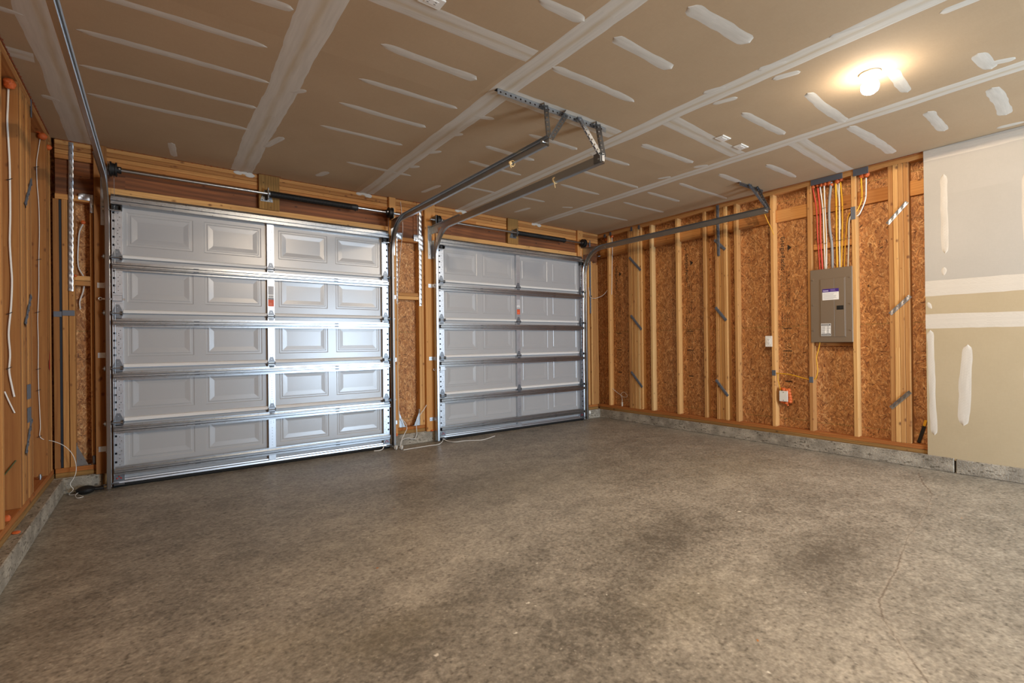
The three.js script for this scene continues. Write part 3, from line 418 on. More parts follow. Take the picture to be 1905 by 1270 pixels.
  for (const [x, s] of [[0.14, 1], [2.946, 1], [3.204, -1]]) part(back, 'hold_down_bracket', merge([at(plate(s > 0 ? [[0, 0], [0.07, 0], [0, 0.17]] : [[0, 0], [-0.07, 0], [0, 0.17]], [], 0.003), x, 0.212, -0.012), box(s > 0 ? [x, 0.208, -0.06] : [x - 0.09, 0.208, -0.06], s > 0 ? [x + 0.09, 0.213, 0.002] : [x, 0.213, 0.002], { c: 0.001 }), box([x - 0.002, 0.21, -0.055], [x + 0.002, 0.4, -0.006], { c: 0.0005 }), at(cyl(0.009, 0.04, 'y', 8), x + s * 0.05, 0.23, -0.03)]), M.galv);
  part(back, 'anchor_bolt', merge([at(cyl(0.008, 0.05, 'y', 8), 0.248, 0.232, -0.006), at(cyl(0.014, 0.06, 'y', 6), 0.248, 0.25, -0.006)]), M.galvDull);
  nailPlate(back, [0.008, 1.43, 0.0], [0.058, 1.475, 0.004]); nailPlate(back, [0.06, 1.44, 0.001], [0.136, 1.485, 0.005]);
  part(back, 'tie_plate', box([6.08, 1.875, 0.002], [6.13, 1.9, 0.006], { c: 0.0005 }), M.galvDull); part(back, 'steel_plate', box([5.99, 0.215, -0.004], [6.035, 0.45, 0.0], { c: 0.0005 }), M.galvDull);
  // sealant along the ceiling and at the jamb feet, knobs of compound squeezed past the seams
  bead(back, [0.03, 2.868, 0.004], [0.26, 2.868, 0.004], 0.006, 11); bead(back, [0.35, 2.869, 0.003], [1.5, 2.869, 0.003], 0.0062, 12); bead(back, [1.5, 2.868, 0.038], [1.69, 2.868, 0.038], 0.005, 13); bead(back, [1.69, 2.869, 0.003], [2.84, 2.869, 0.003], 0.0055, 14); bead(back, [2.94, 2.868, 0.006], [3.02, 2.866, 0.006], 0.008, 15); bead(back, [3.15, 2.866, 0.006], [3.28, 2.866, 0.006], 0.009, 16); bead(back, [3.44, 2.869, 0.003], [4.53, 2.869, 0.003], 0.0062, 17); bead(back, [4.72, 2.869, 0.003], [6.2, 2.869, 0.003], 0.0062, 18);
  part(back, 'foam_seal', blob(2.885, 0.135, 0.036, 0.02, 7, 0.9), M.foam); part(back, 'foam_seal', blob(3.34, 0.133, 0.036, 0.02, 8, 0.6), M.foam); part(back, 'foam_seal', blob(0.19, 2.22, -0.03, 0.016, 9), M.foam); part(back, 'foam_seal', blob(0.142, 1.77, -0.002, 0.011, 10), M.foam); part(back, 'foam_seal', blob(6.02, 0.1, 0.034, 0.02, 17, 1.6), M.plastic);
  for (const [x, s] of [[1.37, 1], [2.55, 2], [3.8, 3], [5.03, 4]]) part(back, 'joint_compound', merge([blob(x - 0.05, 2.851, 0.002, 0.036, s, 0.5), blob(x + 0.05, 2.846, 0.002, 0.042, s + 20, 0.55), blob(x, 2.857, 0.002, 0.05, s + 40, 0.28)].map((g) => { const p = g.attributes.position; for (let i = 0; i < p.count; i++) p.setZ(i, 0.002 + (p.getZ(i) - 0.002) * 0.2); g.computeVertexNormals(); return g; })), M.mud);
}

// ------------------------------------------------------------------ left wall
const leftWall = structure('wall_left');
{
  const D = 0.089;
  part(leftWall, 'concrete_curb', box([-0.14, 0, -0.1], [0.063, CURB, REAR], { c: 0.006, grain: 2 }), M.concrete);
  wood(leftWall, 'sill_plate', [-D, CURB, -0.05], [0.003, 0.166, REAR], 2, M.treated); wood(leftWall, 'sill_plate', [-D, 0.166, -0.05], [0, SILL, REAR], 2, M.sill);
  wood(leftWall, 'top_plate', [-D, 2.812, -0.05], [0, 2.85, REAR], 2, M.plates[1]); wood(leftWall, 'top_plate', [-D, 2.85, -0.05], [-0.002, 2.927, REAR], 2, M.plates[0]);
  const g = box([-D - 0.011, 0.1, -0.1], [-D, 2.93, REAR], { c: 0 }), p = g.attributes.position, u = g.attributes.uv; for (let i = 0; i < p.count; i++) u.setXY(i, p.getZ(i), p.getY(i)); part(leftWall, 'osb_sheet', g, M.osb[2]);
  for (const [z, d] of [[0.19, 0], [0.15, 0.003], [0.11, 0.001], [0.07, 0.004], [0.03, 0], [1.115, 0], [1.076, 0.003], [1.037, 0.001], [0.985, 0.004], [0.946, 0.001], [0.907, 0.003], [0.868, 0], [0.83, 0.005], [0.79, 0.002], [0.745, 0.004], [1.545, 0], [1.95, 0], [2.36, 0], [2.77, 0], [3.18, 0]]) wood(leftWall, 'stud', [-D, SILL, z], [-d, 2.812, z + 0.0378], 1, M.dimSide[Math.floor(R() * 3)]);  // studs in the tone darkened for weak light here
  const s = (y0, za, y1, zb, k) => strap(leftWall, [0.0005, y0, za], [0.0005, y1, zb], 0.034, [1, 0, 0], M.dullPlate, k);
  s(2.09, 0.985, 2.31, 0.775, 1); s(1.325, 1.012, 1.528, 0.824, 2); s(0.507, 1.014, 0.712, 0.84, 3);
  nailPlate(leftWall, [0, 0.85, 0.865], [0.004, 0.945, 0.965]); nailPlate(leftWall, [0, 0.7, 0.86], [0.004, 0.795, 0.96]); nailPlate(leftWall, [0, 2.74, 0.75], [0.004, 2.86, 0.775]);
  part(leftWall, 'foam_seal', blob(-0.028, 2.775, 1.185, 0.03, 21), M.foam); part(leftWall, 'foam_seal', blob(-0.03, 2.83, 0.25, 0.026, 22), M.foam); part(leftWall, 'foam_seal', blob(-0.012, 2.79, 0.25, 0.026, 23), M.foam); part(leftWall, 'foam_seal', blob(0.004, 2.75, 0.13, 0.022, 24), M.foam); part(leftWall, 'foam_seal', blob(-0.018, 0.215, 1.4, 0.016, 25, 1.3), M.foam); part(leftWall, 'foam_seal', blob(0.02, 0.134, 1.42, 0.018, 26, 0.5), M.foam);
  bead(leftWall, [0.002, 2.864, 0.1], [0.002, 2.864, 1.9], 0.006, 27);
  part(leftWall, 'anchor_bolt', merge([at(cyl(0.008, 0.05, 'y', 8), -0.03, 0.22, 0.34), at(cyl(0.013, 0.014, 'y', 6), -0.03, 0.225, 0.34)]), M.galv);
}

// ------------------------------------------------------------------ sectional garage doors
const SEAM = [0.032, 0.548, 1.004, 1.465, 1.932, 2.425], HW = 1.215, SKIN = 0.022, FACE = 0.058, PX = [-0.875, -0.315, 0.315, 0.875], PW = 0.475;
function panelGeo(h) {                                           // stamped panel: step, flat border, bevel, recessed field
  const b = new GB(), w = PW / 2, q = h / 2, ring = [[0, 0], [0.006, -0.003], [0.022, -0.003], [0.027, -0.001], [0.034, -0.001], [0.072, -0.0042]];
  const rc = (i, z) => [[-w + i, -q + i, z], [w - i, -q + i, z], [w - i, q - i, z], [-w + i, q - i, z]];
  for (let k = 0; k < ring.length - 1; k++) { const A = rc(...ring[k]), B = rc(...ring[k + 1]); for (let e = 0; e < 4; e++) { const f = (e + 1) % 4; b.quad(A[e], A[f], B[f], B[e], A[e], A[f], B[f], B[e]); } }
  const F = rc(...ring[ring.length - 1]); b.quad(...F, ...F); return b.geo();
}
const holesOf = (h, side) => { const out = []; for (let k = 0; k < 5; k++) out.push(rect(side * 0.02 - 0.009, 0.1 + (k * (h - 0.16)) / 4.9, side * 0.02 + 0.009, 0.117 + (k * (h - 0.16)) / 4.9)); const r = rng(Math.round(h * 100) + 3); for (let k = 0; k < 12; k++) out.push(ngon(side * -0.006 + (k % 3 ? 0 : -side * 0.012), 0.09 + (k * (h - 0.16)) / 12 + r() * 0.01, 0.0034, 6)); return out; };
const centreHoles = (h) => { const out = []; for (const x of [-0.012, 0.012]) for (const y of [0.07, 0.085, h - 0.13, h - 0.115]) out.push(ngon(x, y, 0.003, 6)); for (let k = 0; k < 9; k++) out.push(ngon(0, 0.11 + (k * (h - 0.26)) / 9, 0.003, 6)); return out; };
const strutProfile = (y, h, z, d) => { const t = 0.0016, f = h * 0.2, o = [[y - h / 2, z], [y - h / 2 + f, z], [y - h / 2 + f + 0.006, z + d], [y - 0.012, z + d], [y - 0.006, z + d - 0.01], [y + 0.006, z + d - 0.01], [y + 0.012, z + d], [y + h / 2 - f - 0.006, z + d], [y + h / 2 - f, z], [y + h / 2, z]]; return [...o, ...o.slice().reverse().map(([a, b]) => [a, b - t])]; };
const warning = (() => { const [c, x] = canvas(96, 288); x.fillStyle = '#e9e7e2'; x.fillRect(0, 0, 96, 288); const r = rng(8); x.fillStyle = 'rgba(120,120,130,0.35)'; x.fillRect(0, 0, 96, 118); x.fillStyle = 'rgba(70,70,78,0.5)'; for (let k = 0; k < 9; k++) x.fillRect(8, 8 + k * 12, 40 + r() * 40, 3); x.fillStyle = '#4a4e55'; x.fillRect(10, 140, 76, 16); x.fillStyle = '#e9e7e2'; for (let k = 0; k < 6; k++) x.fillRect(14 + k * 12, 144, 7, 8); x.fillStyle = '#20262c'; x.fillRect(2, 170, 92, 20); x.fillStyle = '#d0d4d8'; for (let k = 0; k < 7; k++) x.fillRect(8 + k * 12, 175, 7, 9); x.fillStyle = '#d9531f'; x.fillRect(0, 192, 96, 96); x.fillStyle = 'rgba(255,210,180,0.6)'; for (let k = 0; k < 4; k++) x.fillRect(12, 240 + k * 9, 50 + r() * 20, 3); const t = new THREE.CanvasTexture(c); t.colorSpace = THREE.SRGBColorSpace; t.magFilter = THREE.LinearFilter; return t; })();
const stickerMat = std({ map: warning, roughness: 0.5 });
function makeDoor(label, cx) {
  const t = thing('garage_door', label, 'garage door', [cx, 0, 0], undefined);
  for (let i = 0; i < 5; i++) {
    const y0 = SEAM[i], y1 = SEAM[i + 1], h = y1 - y0, ph = i === 0 ? 0.275 : 0.29, pc = (y0 + y1) / 2 + (i === 0 ? 0.06 : 0.01), b = new GB();
    // skin round the four stamped panels
    const xs = [-HW, ...PX.flatMap((p) => [p - PW / 2, p + PW / 2]), HW], f = (x0, ya, x1, yb) => b.quad([x0, ya, SKIN], [x1, ya, SKIN], [x1, yb, SKIN], [x0, yb, SKIN], [x0, ya], [x1, ya], [x1, yb], [x0, yb]);
    f(-HW, y0, HW, pc - ph / 2); f(-HW, pc + ph / 2, HW, y1 - 0.002); for (let k = 0; k < 10; k += 2) f(xs[k], pc - ph / 2, xs[k + 1], pc + ph / 2);
    box([-HW, y0, -0.02], [HW, y1 - 0.002, -0.016], { into: b, c: 0 }); box([-HW, y0, -0.016], [HW, y0 + 0.002, SKIN - 0.001], { into: b, c: 0 }); box([-HW, y1 - 0.004, -0.016], [HW, y1 - 0.002, SKIN - 0.001], { into: b, c: 0 }); box([-HW, y0, -0.016], [-HW + 0.002, y1 - 0.002, SKIN - 0.001], { into: b, c: 0 }); box([HW - 0.002, y0, -0.016], [HW, y1 - 0.002, SKIN - 0.001], { into: b, c: 0 });
    const s = part(t, 'door_section', b.geo(), M.white), pg = panelGeo(ph);
    for (const x of PX) part(s, 'stamped_panel', at(pg, x, pc, SKIN), M.white);
    // white folded lip at the foot of the section
    if (i > 0) part(s, 'folded_lip', prism([[y0 + 0.004, SKIN - 0.004], [y0 + 0.002, 0.05], [y0 + 0.006, 0.056], [y0 + 0.014, 0.056], [y0 + 0.0165, 0.0525], [y0 + 0.0195, 0.053], [y0 + 0.03, 0.046], [y0 + 0.034, 0.038], [y0 + 0.0365, SKIN - 0.002]], -HW + 0.075, HW - 0.075), M.lip);
    // end stiles and centre stile
    for (const [x, w, holes] of [[-HW + 0.038, 0.035, holesOf(h, -1)], [0, 0.031, centreHoles(h)], [HW - 0.038, 0.035, holesOf(h, 1)]]) {
      const top = h - 0.004, front = at(plate(rect(-w, 0.004, w, top), holes, 0.0018), x, y0, FACE);
      const st = part(s, 'stile', merge([front, box([x - w, y0 + 0.004, SKIN - 0.004], [x - w + 0.002, y0 + top, FACE], { c: 0 }), box([x + w - 0.002, y0 + 0.004, SKIN - 0.004], [x + w, y0 + top, FACE], { c: 0 })]), M.galvBright);
      part(st, 'stile_shade_strip', box([x - w + 0.002, y0 + 0.004, SKIN + 0.001], [x + w - 0.002, y0 + top, SKIN + 0.02], { c: 0 }), M.shadeSteel);  // near-black strip painted in as the shade inside the stile
    }
  }
  // stiffening struts, top rail, bottom rail and seal
  for (const y of [1.862, 1.388, 0.937, 0.489, 0.138]) {
    part(t, 'strut', prism(strutProfile(y, 0.074, FACE + 0.004, 0.042), -HW + 0.01, HW - 0.01), M.galv);
    for (const x of [-0.62, 0.62]) part(t, 'strut_clip', merge([box([x - 0.02, y + 0.012, FACE + 0.045], [x + 0.02, y + 0.018, FACE + 0.05], { c: 0.001 }), box([x - 0.02, y - 0.018, FACE + 0.045], [x + 0.02, y - 0.012, FACE + 0.05], { c: 0.001 })]), M.galvDull);
  }
  part(t, 'strut', prism([[2.37, SKIN], [2.37, 0.065], [2.378, 0.1], [2.392, 0.1], [2.396, 0.085], [2.406, 0.085], [2.41, 0.1], [2.424, 0.1], [2.432, 0.068], [2.448, 0.068], [2.468, 0.06], [2.468, SKIN]], -HW, HW), M.galv);
  part(t, 'bottom_rail', prism([[0.03, -0.02], [0.03, 0.06], [0.036, 0.066], [0.05, 0.064], [0.056, 0.05], [0.066, 0.048], [0.07, SKIN], [0.07, -0.02]], -HW, HW), M.galvBright);
  part(t, 'bottom_seal', prism([[0.032, -0.015], [0.032, 0.055], [0.012, 0.06], [0.002, 0.05], [0.002, -0.015]], -HW, HW), M.rubber);
  // hinges at the centre, hinges with rollers at both ends
  for (const y of SEAM.slice(1, 5)) {
    part(t, 'hinge', merge([at(plate([[-0.03, 0.012], [0.03, 0.012], [0.014, 0.062], [-0.014, 0.062]], [ngon(0, 0.04, 0.004, 6)], 0.002), 0, y, FACE + 0.002), at(plate([[-0.03, -0.012], [0.03, -0.012], [0.02, -0.04], [-0.02, -0.04]], [], 0.002), 0, y, FACE + 0.002), at(cyl(0.0075, 0.068, 'x', 12), 0, y, FACE + 0.009), box([-0.034, y - 0.014, FACE], [-0.03, y + 0.016, FACE + 0.016], { c: 0.001 }), box([0.03, y - 0.014, FACE], [0.034, y + 0.016, FACE + 0.016], { c: 0.001 })]), M.galvDull);
    for (const s of [-1, 1]) {
      const x = s * (HW - 0.038);
      part(t, 'hinge', merge([at(plate([[-0.035, 0.01], [0.035, 0.01], [0.03, 0.03], [0.012, 0.075], [-0.012, 0.075], [-0.03, 0.03]], [ngon(0, 0.05, 0.004, 6)], 0.002), x, y, FACE + 0.002), at(plate([[-0.035, -0.01], [0.035, -0.01], [0.026, -0.045], [-0.026, -0.045]], [], 0.002), x, y, FACE + 0.002), box([x - 0.036, y - 0.016, FACE], [x - 0.032, y + 0.018, 0.1], { c: 0.001 }), box([x + 0.032, y - 0.016, FACE], [x + 0.036, y + 0.018, 0.1], { c: 0.001 }), at(cyl(0.006, 0.08, 'x', 10), x, y, FACE + 0.01)]), M.galvDull);
      part(t, 'roller', merge([at(cyl(0.0055, 0.13, 'x', 10), s * (HW - 0.005), y, 0.088), at(cyl(0.021, 0.011, 'x', 20), s * (HW + 0.045), y, 0.1)]), M.galv);
    }
  }
  for (const s of [-1, 1]) {
    const x = s * (HW - 0.04);
    part(t, 'top_bracket', merge([box([x - 0.035, 2.33, FACE + 0.002], [x + 0.035, 2.372, FACE + 0.005], { c: 0.001 }), box([x - 0.032, 2.335, FACE + 0.005], [x - 0.026, 2.37, 0.105], { c: 0.001 }), box([x + 0.026, 2.335, FACE + 0.005], [x + 0.032, 2.37, 0.105], { c: 0.001 })]), M.black);
    part(t, 'roller', merge([at(cyl(0.0055, 0.13, 'x', 10), s * (HW - 0.005), 2.325, 0.1), at(cyl(0.021, 0.011, 'x', 20), s * (HW + 0.045), 2.325, 0.105)]), M.galv);
    const bb = part(t, 'bottom_bracket', merge([box([x - 0.035, 0.03, FACE + 0.002], [x + 0.035, 0.105, FACE + 0.005], { c: 0.001 }), box([x - 0.035, 0.03, FACE + 0.005], [x + 0.035, 0.034, 0.11], { c: 0.001 }), at(cyl(0.0055, 0.1, 'x', 10), x + s * 0.05, 0.045, 0.095)]), M.galvDull);
    for (const [dx, dy] of [[-0.014, 0.078], [0.012, 0.078], [0, 0.092]]) part(bb, 'red_bolt', at(cyl(0.006, 0.006, 'z', 6), x + dx, dy, FACE + 0.008), M.red);
  }
  part(t, 'warning_sticker', (() => { const b = new GB(), y = 1.565, z = FACE + 0.0026; b.quad([-0.026, y, z], [0.026, y, z], [0.026, y + 0.2, z], [-0.026, y + 0.2, z], [0, 0], [1, 0], [1, 1], [0, 1]); box([-0.026, y, z - 0.0006], [0.026, y + 0.2, z - 0.0002], { into: b, c: 0 }); return b.geo(); })(), stickerMat);
  return t;
}
const doorA = makeDoor('white sectional garage door in cooler light, beside the corner stud wall', 1.588), doorB = makeDoor('white sectional garage door in warmer light, its end touching the corner with the breaker panel wall', 4.652);
for (const [t, y] of [[doorA, 1.593], [doorB, 0.878]]) {
  const x = -HW + 0.038, s = part(t, 'slide_lock', merge([box([x - 0.034, y - 0.04, FACE + 0.003], [x + 0.034, y + 0.042, FACE + 0.006], { c: 0.001 }), box([x - 0.034, y - 0.026, FACE + 0.006], [x + 0.034, y + 0.024, FACE + 0.022], { c: 0.003 })]), M.galvBright);
  part(s, 'bolt', merge([box([x - 0.1, y - 0.017, FACE + 0.01], [x + 0.05, y - 0.003, FACE + 0.014], { c: 0.001 }), at(new THREE.TorusGeometry(0.011, 0.004, 6, 14), x - 0.11, y - 0.01, FACE + 0.012)]), M.screw);
}

// ------------------------------------------------------------------ tracks
function sweepTrack(open) {                                      // open: +1 or -1, the side of x that the channel opens to; origin on the web at the floor
  const RC = 0.36, zv = 0.1, yh = 2.553, path = [];
  for (let k = 0; k <= 4; k++) path.push([zv, 0.015 + (k / 4) * (yh - RC - 0.015), 0]);
  for (let k = 1; k <= 22; k++) { const a = (k / 22) * Math.PI / 2; path.push([zv + RC - RC * Math.cos(a), yh - RC + RC * Math.sin(a), a]); }
  for (let k = 1; k <= 6; k++) path.push([zv + RC + (k / 6) * (2.81 - zv - RC), yh, Math.PI / 2]);
  const t = 0.002, o = [[0.024, -0.03], [0.03, -0.033], [0.026, -0.036], [0.004, -0.034], [0, -0.029], [0, 0.029], [0.004, 0.034], [0.026, 0.036], [0.03, 0.033], [0.024, 0.03]], inner = [[0.025, 0.033], [0.006, 0.031], [t, 0.027], [t, -0.027], [0.006, -0.031], [0.025, -0.033]];
  const prof = [...o, ...inner].map(([a, b]) => [a * open, b]), g = new GB(), N = prof.length;
  const P = (i, k) => { const [z, y, a] = path[i], [px, b] = prof[k]; return [px, y - b * Math.sin(a) , z + b * Math.cos(a)]; };
  for (let i = 0; i < path.length - 1; i++) for (let k = 0; k < N; k++) {
    const l = (k + 1) % N, ea = prof[l][0] - prof[k][0], eb = prof[l][1] - prof[k][1], ln = Math.hypot(ea, eb) || 1; let na = eb / ln, nb = -ea / ln; if (open > 0) { na = -na; nb = -nb; }
    const nrm = (q) => { const a = path[q][2]; return [-na * 1, nb * Math.sin(a), -nb * Math.cos(a)].map((v) => v); };
    const A = P(i, k), B = P(i, l), C = P(i + 1, l), D = P(i + 1, k), n0 = nrm(i), n1 = nrm(i + 1);
    const ux = [B[0] - A[0], B[1] - A[1], B[2] - A[2]], vx = [D[0] - A[0], D[1] - A[1], D[2] - A[2]], cr = [ux[1] * vx[2] - ux[2] * vx[1], ux[2] * vx[0] - ux[0] * vx[2], ux[0] * vx[1] - ux[1] * vx[0]];
    const dot = cr[0] * n0[0] + cr[1] * n0[1] + cr[2] * n0[2];
    if (dot > 0) g.quad(A, B, C, D, A, B, C, D, n0, n0, n1, n1); else g.quad(A, D, C, B, A, D, C, B, n0, n1, n1, n0);
  }
  return g.geo();
}
const railR = sweepTrack(-1), railL = sweepTrack(1);
function makeTrack(label, x, open, brackets, fw) {
  const t = thing('door_track', label, 'track', [x, 0, 0]), out = -open;
  const fix = (g) => { const u = g.attributes.uv; return g; };
  part(t, 'rail', fix(open > 0 ? railL : railR), M.galv);
  // brackets to the jamb
  for (const y of brackets) part(t, 'jamb_bracket', merge([box([Math.min(0, out * 0.055), y - 0.022, 0.036], [Math.max(0, out * 0.055), y + 0.022, 0.039], { c: 0.0008 }), box([Math.min(0, out * 0.004), y - 0.022, 0.036], [Math.max(0, out * 0.004), y + 0.022, 0.115], { c: 0.0008 }), at(cyl(0.008, 0.008, 'z', 6), out * 0.035, y, 0.043), at(cyl(0.007, 0.01, 'x', 6), out * 0.008, y, 0.09)]), M.galvBright);
  // upright flag bracket on the jamb and the angle that carries the bend
  part(t, 'flag_bracket', merge([box([Math.min(out * 0.004, out * fw), 2.2, 0.038], [Math.max(out * 0.004, out * fw), 2.6, 0.041], { c: 0.0008 }), box([Math.min(0, out * 0.004), 2.2, 0.038], [Math.max(0, out * 0.004), 2.42, 0.1], { c: 0.0008 }), box([Math.min(out * 0.002, out * 0.005), 2.5, 0.038], [Math.max(out * 0.002, out * 0.005), 2.6, 0.2], { c: 0.0008 }), at(cyl(0.008, 0.009, 'z', 6), out * fw * 0.5, 2.25, 0.045), at(cyl(0.008, 0.009, 'z', 6), out * fw * 0.5, 2.4, 0.045), at(cyl(0.008, 0.009, 'z', 6), out * fw * 0.5, 2.56, 0.045)]), M.galv);
  part(t, 'support_angle', merge([box([Math.min(out * 0.001, out * 0.004), 2.545, 0.1], [Math.max(out * 0.001, out * 0.004), 2.594, 0.72], { c: 0.0008 }), box([Math.min(out * 0.001, out * 0.026), 2.591, 0.06], [Math.max(out * 0.001, out * 0.026), 2.594, 0.72], { c: 0.0008 })]), M.galv);
  // end stop at the far end of the run
  part(t, 'end_bolt', merge([at(cyl(0.008, 0.05, 'x', 8), open * 0.012, 2.553, 2.78), at(cyl(0.013, 0.012, 'x', 6), open * 0.035, 2.553, 2.78)]), M.galv);
  return t;
}
makeTrack('channel track of the cooler lit door against the stud wall corner, rising along the ceiling', 0.335, 1, [1.697, 1.114, 0.333], 0.03);
makeTrack('channel track between the doors with its open side seen, hung from a perforated angle', 2.845, -1, [1.72, 1.0, 0.28], 0.05);
makeTrack('channel track between the doors with its closed back seen, small clip on its end', 3.368, 1, [1.877, 1.0, 0.271], 0.056);
makeTrack('channel track ending near the framed wall with a cord hanging from its end', 5.905, -1, [1.88, 1.0, 0.27], 0.045);
// perforated angle on the ceiling and the struts that carry the track ends
function perforated(L, w) { const holes = []; for (let x = 0.025; x < L - 0.01; x += 0.042) holes.push(ngon(x, w / 2, 0.0075, 6)); return plate(rect(0, 0, L, w), holes, 0.002); }
function strutBar(parent, a, b, face, w = 0.032) {               // L shaped perforated bar from a to b
  const A = V(a), B = V(b), d = B.clone().sub(A), L = d.length(), T = d.normalize(), F = V(face), N = F.addScaledVector(T, -F.dot(T)).normalize(), S = new THREE.Vector3().crossVectors(N, T), m = new THREE.Matrix4().makeBasis(T, S, N).setPosition(A);
  const g = merge([perforated(L, w), at(perforated(L, w), 0, 0, 0, Math.PI / 2)]); g.applyMatrix4(m); return part(parent, 'hanger_strut', g, M.galvDull);
}
{
  const t = thing('ceiling_angle', 'long perforated steel angle screwed to the ceiling, carrying both middle tracks', 'bracket', [2.504, H - 0.003, 2.69]);
  part(t, 'angle_bar', at(perforated(1.04, 0.036), 0, -0.036, 0), M.galv); part(t, 'angle_flange', at(perforated(1.04, 0.036), 0, 0, 0, -Math.PI / 2), M.shadeSteel);  // flange coloured near black as the shade seen through the holes
  const o = t.position, p = (x, y, z) => [x - o.x, y - o.y, z - o.z], F = [-0.5, -0.1, 0.85];
  strutBar(t, p(2.9, 2.862, 2.695), p(2.85, 2.59, 2.78), F); strutBar(t, p(3.1, 2.862, 2.695), p(2.86, 2.59, 2.79), F, 0.036);
  strutBar(t, p(3.225, 2.86, 2.695), p(3.375, 2.58, 2.77), F); strutBar(t, p(3.42, 2.86, 2.695), p(3.385, 2.575, 2.78), F, 0.042);
  part(t, 'end_plate', merge([box(p(3.36, 2.53, 2.73), p(3.366, 2.6, 2.8), { c: 0.001 }), box(p(3.366, 2.54, 2.795), p(3.41, 2.6, 2.798), { c: 0.001 })]), M.galvDull);
  const u = thing('ceiling_angle', 'short perforated steel angle on the ceiling near the framed wall', 'bracket', [5.69, H - 0.003, 2.615]);
  const q = (x, y, z) => [x - 5.69, y - H + 0.003, z - 2.615];
  part(u, 'angle_bar', merge([at(perforated(0.5, 0.036), 0, -0.036, 0), at(perforated(0.5, 0.036), 0, 0, 0, -Math.PI / 2)]), M.galvDull);
  strutBar(u, q(5.86, 2.862, 2.62), q(5.905, 2.59, 2.77), F); strutBar(u, q(6.03, 2.862, 2.62), q(5.95, 2.57, 2.78), F, 0.036);
}
// ------------------------------------------------------------------ torsion springs
function torsion(label, x0, x1, xb, s0, s1, dl, dr) {
  const y = 2.66, z = 0.115, t = thing('torsion_spring', label, 'spring', [0, 0, 0]);
  part(t, 'shaft', at(cyl(0.0127, x1 - x0, 'x', 16), (x0 + x1) / 2, y, z), M.galv);
  const coils = Math.round((s1 - s0) / 0.0075), pts = []; for (let i = 0; i <= coils * 10; i++) { const a = (i / 10) * 2 * Math.PI; pts.push([s0 + ((s1 - s0) * i) / (coils * 10), y + 0.0275 * Math.cos(a), z + 0.0275 * Math.sin(a)]); }
  part(t, 'spring', merge([tube(pts, 0.0046, coils * 10, 5), at(cyl(0.025, s1 - s0, 'x', 16), (s0 + s1) / 2, y, z)]), M.black);
  part(t, 'winding_cone', merge([at(cyl(0.034, 0.05, 'x', 20, 0.03), s1 + 0.012, y, z), at(cyl(0.029, 0.03, 'x', 20), s1 + 0.04, y, z), at(cyl(0.006, 0.02, 'y', 6), s1 + 0.03, y - 0.03, z)]), M.black);
  part(t, 'bearing_bracket', merge([at(plate([[-0.055, -0.06], [0.055, -0.06], [0.055, -0.045], [0.02, 0.05], [-0.02, 0.05], [-0.055, -0.045]], [], 0.004), xb, y, 0.038), box([xb - 0.004, y - 0.05, 0.04], [xb + 0.004, y + 0.055, z + 0.02], { c: 0.001 }), at(cyl(0.034, 0.012, 'x', 20), xb + 0.008, y, z), at(cyl(0.008, 0.012, 'z', 6), xb - 0.035, y - 0.045, 0.048), at(cyl(0.008, 0.012, 'z', 6), xb + 0.035, y - 0.045, 0.048), at(cyl(0.008, 0.012, 'z', 6), xb, y + 0.04, 0.048)]), M.galvDull);
  for (const [x, s] of [[dl, 1], [dr, -1]]) {
    const d = part(t, 'cable_drum', merge([at(cyl(0.061, 0.012, 'x', 28), x - s * 0.014, y, z), at(cyl(0.05, 0.03, 'x', 28), x + s * 0.006, y, z), at(cyl(0.058, 0.01, 'x', 28), x + s * 0.022, y, z), at(cyl(0.028, 0.03, 'x', 16), x + s * 0.04, y, z), at(cyl(0.006, 0.03, 'z', 6), x + s * 0.045, y + 0.005, z + 0.025)]), M.black);
    part(d, 'set_screw', at(cyl(0.007, 0.014, 'z', 6), x + s * 0.045, y, z + 0.034), M.screw);
    part(t, 'end_bearing_plate', merge([box([x - s * 0.03 - 0.003, y - 0.06, 0.036], [x - s * 0.03 + 0.003, y + 0.05, z + 0.03], { c: 0.001 }), at(cyl(0.026, 0.012, 'x', 16), x - s * 0.032, y, z)]), M.galvDull);
    part(t, 'lift_cable', tube([[x + s * 0.004, y, 0.066], [x + s * 0.004, 1.5, 0.062], [x - s * 0.01, 0.07, 0.075]], 0.0018, 20, 5), M.galv);
  }
}
torsion('black torsion spring on a shaft over the cooler lit garage door', 0.36, 2.92, 1.562, 1.578, 2.385, 0.392, 2.812);
torsion('black torsion spring on a shaft over the warmer lit garage door', 3.31, 5.95, 4.592, 4.606, 5.42, 3.405, 5.85);

